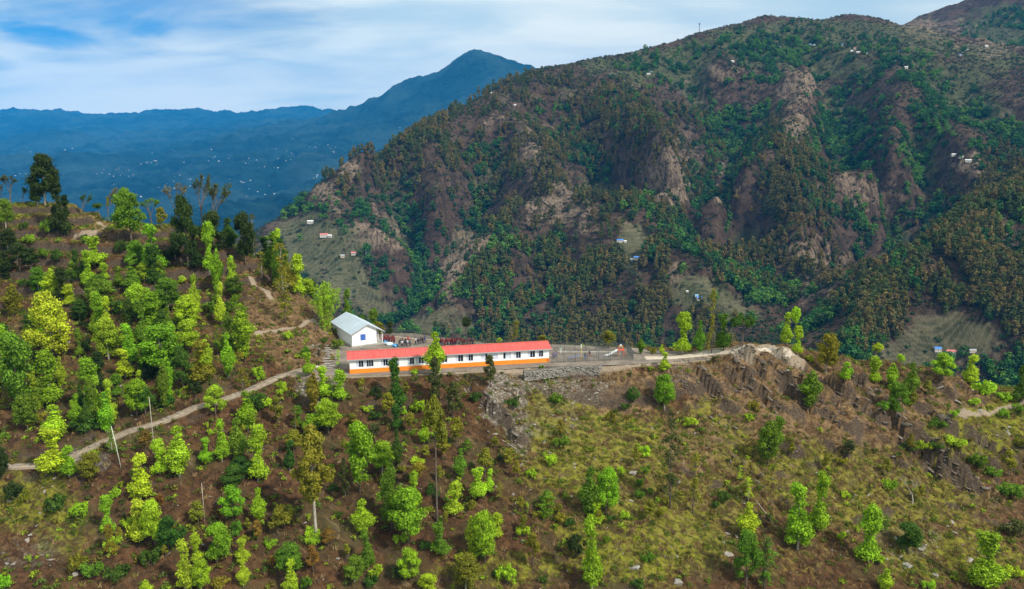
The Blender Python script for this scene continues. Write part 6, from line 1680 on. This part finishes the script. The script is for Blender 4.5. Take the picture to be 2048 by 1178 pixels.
# bundles under the veranda
M_TARP = simple_mat('tarpaulin_blue', (0.08, .28, .55), .5, .2, 1.5); M_TARPW = simple_mat('tarpaulin_pale', (0.50, .62, .66), .6, .15, 1.5)
for i, (px, py, s_, mt, lb) in enumerate([(778, 690, 1.5, M_TARPW, 'pale folded tarpaulin heap beside the veranda'), (790, 693, 1.3, M_TARP, 'blue tarpaulin bundle nearest the courtyard crowd'), (770, 686, 1.1, M_TARP, 'small blue tarpaulin bundle against the house plinth')]):
    x, y, _ = at0(px, py); m_ = rock_mesh('tarpaulin_bundle', 950 + i, .6, 1.4, 26)
    o = obj('tarpaulin_bundle', m_, mt, None, (x, y, .25), random.uniform(0, 3)); o.scale = (s_, s_, s_)
    tag(o, lb, 'tarpaulin', 'tarpaulin bundles')

# ------------------------------------------------------------------ people
def person_mesh(name, pose, seed):
    """one continuous skinned figure, 1 unit = 1 m, about 1.55 m tall, materials by region"""
    J = [((0, 0, .82), .125), ((0, 0, .98), .12), ((0, 0, 1.18), .14), ((0, 0, 1.30), .10), ((0, 0, 1.36), .052), ((0, -.01, 1.45), .092), ((0, -.01, 1.53), .082)]
    E = [(0, 1), (1, 2), (2, 3), (3, 4), (4, 5), (5, 6)]
    def chain(root, pts):
        k = root
        for p, r in pts:
            J.append((p, r)); E.append((k, len(J) - 1)); k = len(J) - 1
    if pose == 0:   # standing, arms down
        for s in (-1, 1):
            chain(0, [((s * .09, 0, .74), .092), ((s * .10, -.01, .44), .062), ((s * .10, .02, .09), .042), ((s * .11, -.11, .04), .036)])
            chain(3, [((s * .17, 0, 1.27), .058), ((s * .22, .02, 1.03), .043), ((s * .23, -.04, .83), .033), ((s * .23, -.06, .74), .034)])
    elif pose == 1:  # walking, one arm forward
        for s in (-1, 1):
            chain(0, [((s * .09, 0, .74), .092), ((s * .10, -.12 * s, .45), .062), ((s * .10, -.20 * s + .08, .10), .042), ((s * .10, -.20 * s - .05, .04), .036)])
            chain(3, [((s * .17, 0, 1.27), .058), ((s * .22, .10 * s, 1.04), .043), ((s * .22, .10 * s - .14, .87), .033), ((s * .21, .10 * s - .20, .80), .034)])
    elif pose == 2:  # sitting on the ground or a step, knees up
        J[:] = [((p[0], p[1], p[2] - .68), r) for p, r in J]
        for s in (-1, 1):
            chain(0, [((s * .10, -.08, .13), .092), ((s * .12, -.40, .42), .062), ((s * .12, -.55, .10), .042), ((s * .12, -.66, .05), .036)])
            chain(3, [((s * .17, 0, .59), .058), ((s * .22, -.12, .42), .043), ((s * .14, -.34, .40), .033), ((s * .10, -.40, .42), .034)])
    else:            # arms raised to the face or holding up something
        for s in (-1, 1):
            chain(0, [((s * .09, 0, .74), .092), ((s * .11, -.02, .44), .062), ((s * .12, .02, .09), .042), ((s * .13, -.10, .04), .036)])
            chain(3, [((s * .17, 0, 1.27), .058), ((s * .25, -.12, 1.10), .043), ((s * .14, -.26, 1.26), .033), ((s * .12, -.28, 1.33), .034)])
    me_ = bpy.data.meshes.new(name + '_joints')
    me_.from_pydata([j[0] for j in J], E, [])
    o = bpy.data.objects.new(name + '_joints', me_); COL.objects.link(o)
    sk = o.modifiers.new('skin', 'SKIN')
    for i, (p, r) in enumerate(J):
        me_.skin_vertices[0].data[i].radius = (r, r * .85)
        me_.skin_vertices[0].data[i].use_root = (i == 0)
    o.modifiers.new('sub', 'SUBSURF').levels = 1
    dg = bpy.context.evaluated_depsgraph_get()
    out = bpy.data.meshes.new_from_object(o.evaluated_get(dg))
    bpy.data.objects.remove(o)
    out.name = name
    out.materials.clear()
    for mm in (M_SKIN, CL['maroon'], CL['grey']): out.materials.append(mm)
    off = -.68 if pose == 2 else 0
    for p in out.polygons:
        c = p.center; z = c.z - off
        hand = abs(c.x) > .185 and (c.z < .86) if pose in (0, 1) else False
        if pose in (2, 3) and c.y < -.22 and (c.z > 1.2 if pose == 3 else (abs(c.x) < .16 and .36 < c.z < .48 and c.y < -.3)): hand = True
        leg = (c.z < .84 and abs(c.x) < .185) if pose != 2 else (c.y < -.16 and not hand and c.z < .5)
        p.material_index = 0 if (z > 1.335 or hand) else (2 if leg else 1)
        p.use_smooth = True
    return out
M_SKIN = simple_mat('skin', (0.23, .12, .075), .6, .08)
M_HAIR = simple_mat('black_hair', (0.012, .010, .010), .5, .1)
CL = {'maroon': simple_mat('maroon_cloth', (0.19, .013, .022), .85, .15), 'navy': simple_mat('navy_cloth', (0.015, .02, .06), .85, .15), 'white': simple_mat('white_cloth', (0.68, .68, .70), .85, .08), 'black': simple_mat('black_cloth', (0.015, .014, .016), .85, .15),
      'blue': simple_mat('blue_cloth', (0.03, .10, .45), .85, .12), 'red': simple_mat('red_cloth', (0.48, .03, .03), .85, .12), 'grey': simple_mat('grey_cloth', (0.16, .16, .18), .85, .12), 'purple': simple_mat('purple_cloth', (0.12, .09, .28), .85, .12), 'orange': simple_mat('orange_cloth', (0.60, .14, .04), .85, .12), 'green': simple_mat('pale_green_cloth', (0.30, .50, .38), .85, .1)}
BODY = [person_mesh('body', k_, k_) for k_ in range(4)]
def hair_mesh(zc):
    mb = MB(); n = 8; v = []
    for i in range(4):
        ph = math.pi / 2 * i / 3.0
        for k_ in range(n):
            a = 2 * math.pi * k_ / n
            v.append((.098 * math.cos(ph) * math.cos(a), .012 + .105 * math.cos(ph) * math.sin(a), zc + (-.03 if math.sin(a) < -.3 and i == 0 else -.09 if i == 0 else 0) + .125 * math.sin(ph) + (.06 if math.sin(a) < -.3 and i == 0 else 0)))
    f = [(i * n + k_, i * n + (k_ + 1) % n, (i + 1) * n + (k_ + 1) % n, (i + 1) * n + k_) for i in range(3) for k_ in range(n)]
    mb.add(v, f); m_ = mb.mesh('hair', True); m_.materials.append(M_HAIR); return m_
HAIR = [hair_mesh(1.50), hair_mesh(1.50), hair_mesh(1.50 - .68), hair_mesh(1.50)]
def person(x, y, z, rz, pose, top, bottom, label, group=None, H=1.0):
    rt = tag(empty('person', (x, y, z), rz), label, 'person', group); rt.scale = (H * 1.25, H * 1.25, H)
    b = obj('body', BODY[pose], None, rt)
    for i, c in ((1, top), (2, bottom)):
        b.material_slots[i].link = 'OBJECT'; b.material_slots[i].material = CL[c]
    obj('hair', HAIR[pose], None, rt)
    return rt
def pz(zx, zy): return zx / 3.938 + 600, zy / 3.938 + 600
def group_people(x0, x1, y0, y1, n, tops, label, group, seed):
    rr = random.Random(seed)
    for i in range(n):
        px, py = pz(x0 + (x1 - x0) * (i + rr.uniform(.2, .8)) / n, rr.uniform(y0, y1))
        x, y, _ = at0(px, py)
        top_ = rr.choice(tops)
        person(x, y, 0.012, rr.uniform(-2.6, 2.6), rr.choice((0, 0, 1, 3)), top_, rr.choice(('grey', 'navy', 'maroon' if 'maroon' in tops else 'black')), label % top_, group, rr.uniform(.95, 1.08))
group_people(658, 748, 318, 345, 11, ['maroon', 'maroon', 'maroon'], 'person in %s uniform standing beside the white house veranda', 'pupils beside the veranda', 1)
group_people(775, 872, 352, 372, 9, ['black', 'navy', 'white', 'grey'], 'person in %s top in the courtyard by the tarpaulins', 'people in dark clothes in the courtyard', 2)
group_people(905, 995, 335, 360, 7, ['black', 'blue', 'white', 'navy'], 'person in %s top near the low courtyard wall', 'people near the low courtyard wall', 3)
group_people(1090, 1215, 345, 366, 16, ['maroon', 'maroon', 'maroon'], 'person in %s uniform packed behind the middle of the red roof', 'pupils behind the red roof', 4)
group_people(1215, 1375, 345, 360, 14, ['maroon', 'navy', 'maroon'], 'person in %s uniform in the thinner row behind the red roof', 'pupils in the thinner row', 5)
x, y, _ = at0(*pz(853, 335)); person(x, y, .012, .3, 0, 'red', 'black', 'person in red top standing apart by the low courtyard wall')
for (px, py, pose, top, bot, lab, rz) in [(638, 712, 1, 'black', 'black', 'person in black walking down the stone steps', .4), (634, 738, 2, 'white', 'orange', 'person in white sitting at the foot of the steps', .3), (643, 748, 2, 'orange', 'red', 'person in orange sitting on the ground by the yard corner', -.4), (679, 744, 2, 'black', 'navy', 'person in black sitting near the orange wall corner', .1)]:
    q = hit(px, py); person(q[0], q[1], float(zf(*q)) + .02, rz, pose, top, bot, lab)
for (px, py, pose, top, bot, lab, rz) in [(1107, 717, 0, 'purple', 'navy', 'person in purple at the school end of the playground, nearer the wall', .2), (1112, 716, 1, 'purple', 'blue', 'person in purple with blue trousers inside the playground fence', 1.2), (1121, 706, 1, 'green', 'white', 'person in pale green at the back of the playground', -.6), (1170, 718, 3, 'black', 'blue', 'person in black top and blue trousers by the seesaw', .5), (1179, 714, 0, 'navy', 'red', 'person in navy standing next to the seesaw', -.5)]:
    x, y, _ = at0(px, py); person(x, y, .012, rz, pose, top, bot, lab, H=.9)
x, y, _ = dec(1241, 713); person(x, y, 1.53, .2, 0, 'white', 'black', 'person standing on top of the slide tower', H=.85)

# ------------------------------------------------------------------ houses across the valley
MR = {'blue': simple_mat('blue_sheet', (0.05, .20, .62), .45, .1), 'white': simple_mat('pale_sheet', (0.66, .67, .68), .5, .08), 'red': simple_mat('rose_sheet', (0.55, .16, .15), .6, .1), 'grey': simple_mat('grey_sheet', (0.33, .34, .36), .6, .1), 'sky': simple_mat('light_blue_sheet', (.22, .48, .70), .45, .1)}
MW = simple_mat('mud_wall', (0.48, .40, .33), .9, .12); MWW = simple_mat('lime_wall', (0.52, .50, .46), .9, .08)
def house_parts(L, W, H, rise, ov=.5):
    wl = MB().box(-L / 2, L / 2, -W / 2, W / 2, -1.5, H)
    for s in (-1, 1):
        x = s * L / 2
        v = [(x, -W / 2, H), (x, W / 2, H), (x, 0, H + rise - .03), (x - s * .2, -W / 2, H), (x - s * .2, W / 2, H), (x - s * .2, 0, H + rise - .03)]
        wl.add(v, [(0, 1, 2), (5, 4, 3), (0, 2, 5, 3), (1, 4, 5, 2), (0, 3, 4, 1)] if s > 0 else [(2, 1, 0), (3, 4, 5), (3, 5, 2, 0), (2, 5, 4, 1), (1, 4, 3, 0)])
    rf_ = MB()
    sl = rise / (W / 2)
    for s in (-1, 1):
        a, b = s * (W / 2 + ov), 0
        z0, z1 = H - ov * sl + .05, H + rise + .05
        v = [(-L / 2 - ov, a, z0), (L / 2 + ov, a, z0), (L / 2 + ov, b, z1), (-L / 2 - ov, b, z1)]; v += [(x, y, z - .12) for x, y, z in v]
        rf_.add(v, [(0, 1, 2, 3), (7, 6, 5, 4), (0, 4, 5, 1), (1, 5, 6, 2), (2, 6, 7, 3), (3, 7, 4, 0)] if s < 0 else [(3, 2, 1, 0), (4, 5, 6, 7), (1, 5, 4, 0), (2, 6, 5, 1), (3, 7, 6, 2), (0, 4, 7, 3)])
    dr = MB().box(-.5, .5, -W / 2 - .06, -W / 2 - .005, 0, 2.0)
    wn_ = [MB().box(x - .45, x + .45, -W / 2 - .05, -W / 2 - .005, 1.0, 2.0) for x in (-L * .3, L * .3)]
    return [m_.mesh('house_part') for m_ in (wl, rf_, dr, *wn_)]
HP = [house_parts(9, 5.5, 4.0, 1.7), house_parts(13, 6, 4.2, 1.6), house_parts(7, 5, 3.0, 1.4)]
M_WOOD = simple_mat('dark_wood', (0.06, .04, .03), .8)
def valley_house(q, rz, k_, roofc, wallm, label, group, s=1.0, parts=True):
    h = tag(empty('house', q, rz), label, 'house', group); h.scale = (s, s, s)
    w_, r_, d__, w1, w2 = HP[k_]
    def pt(nm, me_, mt, par):
        o = obj(nm, me_, None, par)
        if not me_.materials: me_.materials.append(mt)
        o.material_slots[0].link = 'OBJECT'; o.material_slots[0].material = mt
        return o
    pt('wall', w_, wallm, h); pt('roof', r_, MR[roofc], h)
    if parts:
        pt('door', d__, M_WOOD, h); pt('window', w1, M_WOOD, h); pt('window', w2, M_WOOD, h)
    return h
spec = [
    (1240, 487, 1, 'blue', MWW, 'blue-roofed white house on the upper terraces of the spur', 1.0), (1250, 486, 2, 'white', MWW, 'small pale shed beside the upper terrace house', .8), (1275, 523, 1, 'blue', MWW, 'blue-roofed long house on the lower terraces of the spur', 1.1), (1288, 520, 2, 'blue', MW, 'small blue-roofed shed right of the lower terrace house', .8), (1264, 524, 2, 'white', MWW, 'white shed left of the lower terrace house', .8),
    (1398, 600, 0, 'blue', MWW, 'bright blue-roofed house at the spur foot', 1.0), (1393, 597, 2, 'sky', MWW, 'light blue shed touching the spur foot house', .8), (1374, 587, 2, 'white', MW, 'tiny pale hut on the green terrace above the spur foot', .6),
    (1874, 708, 0, 'blue', MWW, 'blue-roofed house beside the terraced field', 1.1), (1901, 710, 1, 'red', MWW, 'long rose-roofed house beside the terraced field', 1.0), (1944, 708, 1, 'grey', MW, 'grey-roofed low house at the end of the terraced field', .8),
    (648, 474, 1, 'red', MWW, 'long red-roofed house on the terraces left of the gully', 1.3), (660, 475, 2, 'white', MWW, 'white annex at the right end of the long red-roofed house', 1.2), (622, 449, 1, 'white', MWW, 'long white house high on the left terraces', 1.2), (563, 428, 2, 'grey', MWW, 'grey-roofed house at the valley edge crest', 1.3), (578, 430, 2, 'white', MWW, 'white house right of the crest edge house', 1.3),
    (707, 511, 2, 'red', MWW, 'small pink-roofed house low on the left terraces', 1.3), (735, 511, 2, 'grey', MWW, 'grey hut right of the small pink house', 1.2), (685, 518, 2, 'grey', MW, 'stone hut left of the small pink house', 1.2),
    (984, 189, 0, 'white', MWW, 'white house high on the western ridge path', 1.2), (1030, 213, 2, 'white', MWW, 'lone white hut on the shoulder of the western ridge', 1.2), (1222, 150, 0, 'white', MWW, 'white house in the left of the skyline hamlet', 1.1), (1258, 139, 0, 'blue', MW, 'blue-roofed house near the skyline meadow', 1.1), (1297, 151, 1, 'white', MWW, 'long white house right of the skyline meadow', 1.1), (1303, 146, 2, 'sky', MWW, 'pale blue hut above the long skyline house', 1.1),
    (1465, 126, 0, 'white', MWW, 'lone white house on the bare brow of the mountain', 1.2), (1560, 96, 1, 'white', MW, 'pale house cluster edge above the brown scar', 1.2), (1567, 101, 0, 'red', MWW, 'rose-roofed house above the brown scar', 1.1), (1620, 91, 0, 'blue', MWW, 'blue roof high under the summit, leftmost of three', 1.1), (1628, 92, 2, 'sky', MWW, 'light blue roof high under the summit', 1.3), (1683, 91, 0, 'blue', MWW, 'deep blue roof alone under the eastern summit', 1.3),
    (1703, 105, 0, 'white', MWW, 'white house at the left of the summit village', 1.2), (1709, 100, 2, 'red', MWW, 'rose-roofed house at the top of the summit village', 1.3), (1716, 107, 1, 'white', MWW, 'long white house in the middle of the summit village', 1.1), (1724, 104, 0, 'grey', MWW, 'grey-roofed house in the summit village', 1.1), (1733, 109, 2, 'sky', MWW, 'pale blue house at the right of the summit village', 1.1),
    (1777, 104, 1, 'white', MWW, 'white house left of the blue ridge house', 1.1), (1800, 105, 0, 'blue', MWW, 'blue-roofed house on the ridge east of the summit village', 1.2), (1789, 113, 2, 'red', MWW, 'red-walled hut on the spur under the blue ridge house', 1.2), (1791, 124, 2, 'white', MW, 'pale hut lower on the spur under the blue ridge house', 1.1), (1812, 138, 0, 'white', MWW, 'white house at the tip of the spur below the village', 1.3),
    (1972, 94, 1, 'white', MWW, 'bright white house near the eastern saddle road', 1.3), (1933, 102, 0, 'white', MWW, 'white house left of the saddle road', 1.2), (1920, 111, 2, 'blue', MWW, 'blue hut left of the saddle road', 1.3), (1955, 218, 0, 'white', MWW, 'lone white house on the eastern slope', 1.1),
    (1908, 316, 1, 'white', MWW, 'upper white house of the three on the bare spur', 1.1), (1922, 319, 0, 'white', MWW, 'middle white house of the three on the bare spur', 1.1), (1936, 327, 1, 'white', MWW, 'lowest white house of the three on the bare spur', 1.1)]
for i, (px, py, k_, rc, wm, lab, s) in enumerate(spec):
    q = hit_mid(px, py)
    if q is None: continue
    valley_house((q[0], q[1], q[2] + .3), random.uniform(-.35, .35), k_, rc, wm, lab, 'houses across the valley', s * (.55 if py < 250 else .62), True)
# specks of villages in the blue valley
rr = random.Random(31); nh = 0
clusters = [(300, 326, 26, 5, 12), (225, 346, 55, 7, 18), (490, 366, 16, 5, 9), (560, 330, 45, 14, 12), (640, 358, 30, 6, 8), (380, 350, 50, 20, 12), (470, 320, 60, 14, 14), (250, 395, 60, 20, 9), (600, 300, 60, 16, 12), (520, 390, 40, 16, 10), (680, 296, 30, 10, 8), (60, 355, 50, 12, 9), (330, 375, 40, 16, 8), (430, 405, 40, 16, 8), (100, 300, 60, 12, 6), (800, 255, 40, 14, 6), (260, 282, 60, 10, 6), (350, 300, 50, 10, 6)]
cname = ['the hamlet on the middle ridge', 'the long pink village on the valley shelf', 'the white farm cluster over the bare tree', 'the scattered slope under the peak', 'the row above the valley edge', 'the hazy slope over the hilltop trees', 'the slope below the spur', 'the low valley behind the skyline trees', 'the foot of the pointed peak', 'the slope by the bare tree', 'the flank of the peak', 'the far left valley shelf', 'the slope behind the grey trees', 'the valley beside the dark trees', 'the far left ridge', 'the peak face', 'the distant blue ridge', 'the ridge dip']
for ci, (cx, cy, sx, sy, n) in enumerate(clusters):
    for i in range(n):
        px, py = cx + rr.gauss(0, sx * .6), cy + rr.gauss(0, sy * .6)
        q = hit_far(px, py)
        if q is None: continue
        valley_house((q[0], q[1], q[2] + .5), rr.uniform(-.6, .6), rr.choice((0, 1, 2)), rc_ := rr.choice(('white', 'white', 'white', 'red' if ci in (1, 2) else 'sky', 'grey')), MWW, 'tiny %s-roofed house in %s' % ({'sky': 'blue'}.get(rc_, rc_), cname[ci]), 'houses in ' + cname[ci], rr.uniform(.45, 1.0), False)
        nh += 1
# mast on the skyline
q = hit_mid(1398, 72)
if q:
    mast = tag(empty('radio_mast', q), 'thin lattice radio mast on the mountain skyline', 'mast')
    mb = MB(); Hm_ = 30
    for a in range(3):
        an = a * 2.094; mb.tube([(1.6 * math.cos(an), 1.6 * math.sin(an), -2), (.6 * math.cos(an), .6 * math.sin(an), Hm_)], .22, 5)
    for i in range(10):
        z0, z1 = i * 3, i * 3 + 3; f0, f1 = 1.6 - z0 / 30, 1.6 - z1 / 30
        for a in range(3):
            an, bn = a * 2.094, (a + 1) * 2.094; mb.tube([(f0 * math.cos(an), f0 * math.sin(an), z0), (f1 * math.cos(bn), f1 * math.sin(bn), z1)], .10, 4)
    mb.build('lattice', M_METAL, mast)
    MB().box(-1.2, 1.2, -1.2, 1.2, Hm_ - 4, Hm_).build('antenna', M_METAL, mast)
print('HOUSES', nh, 'PLANTS', NTREES, 'SLABS', n_out)
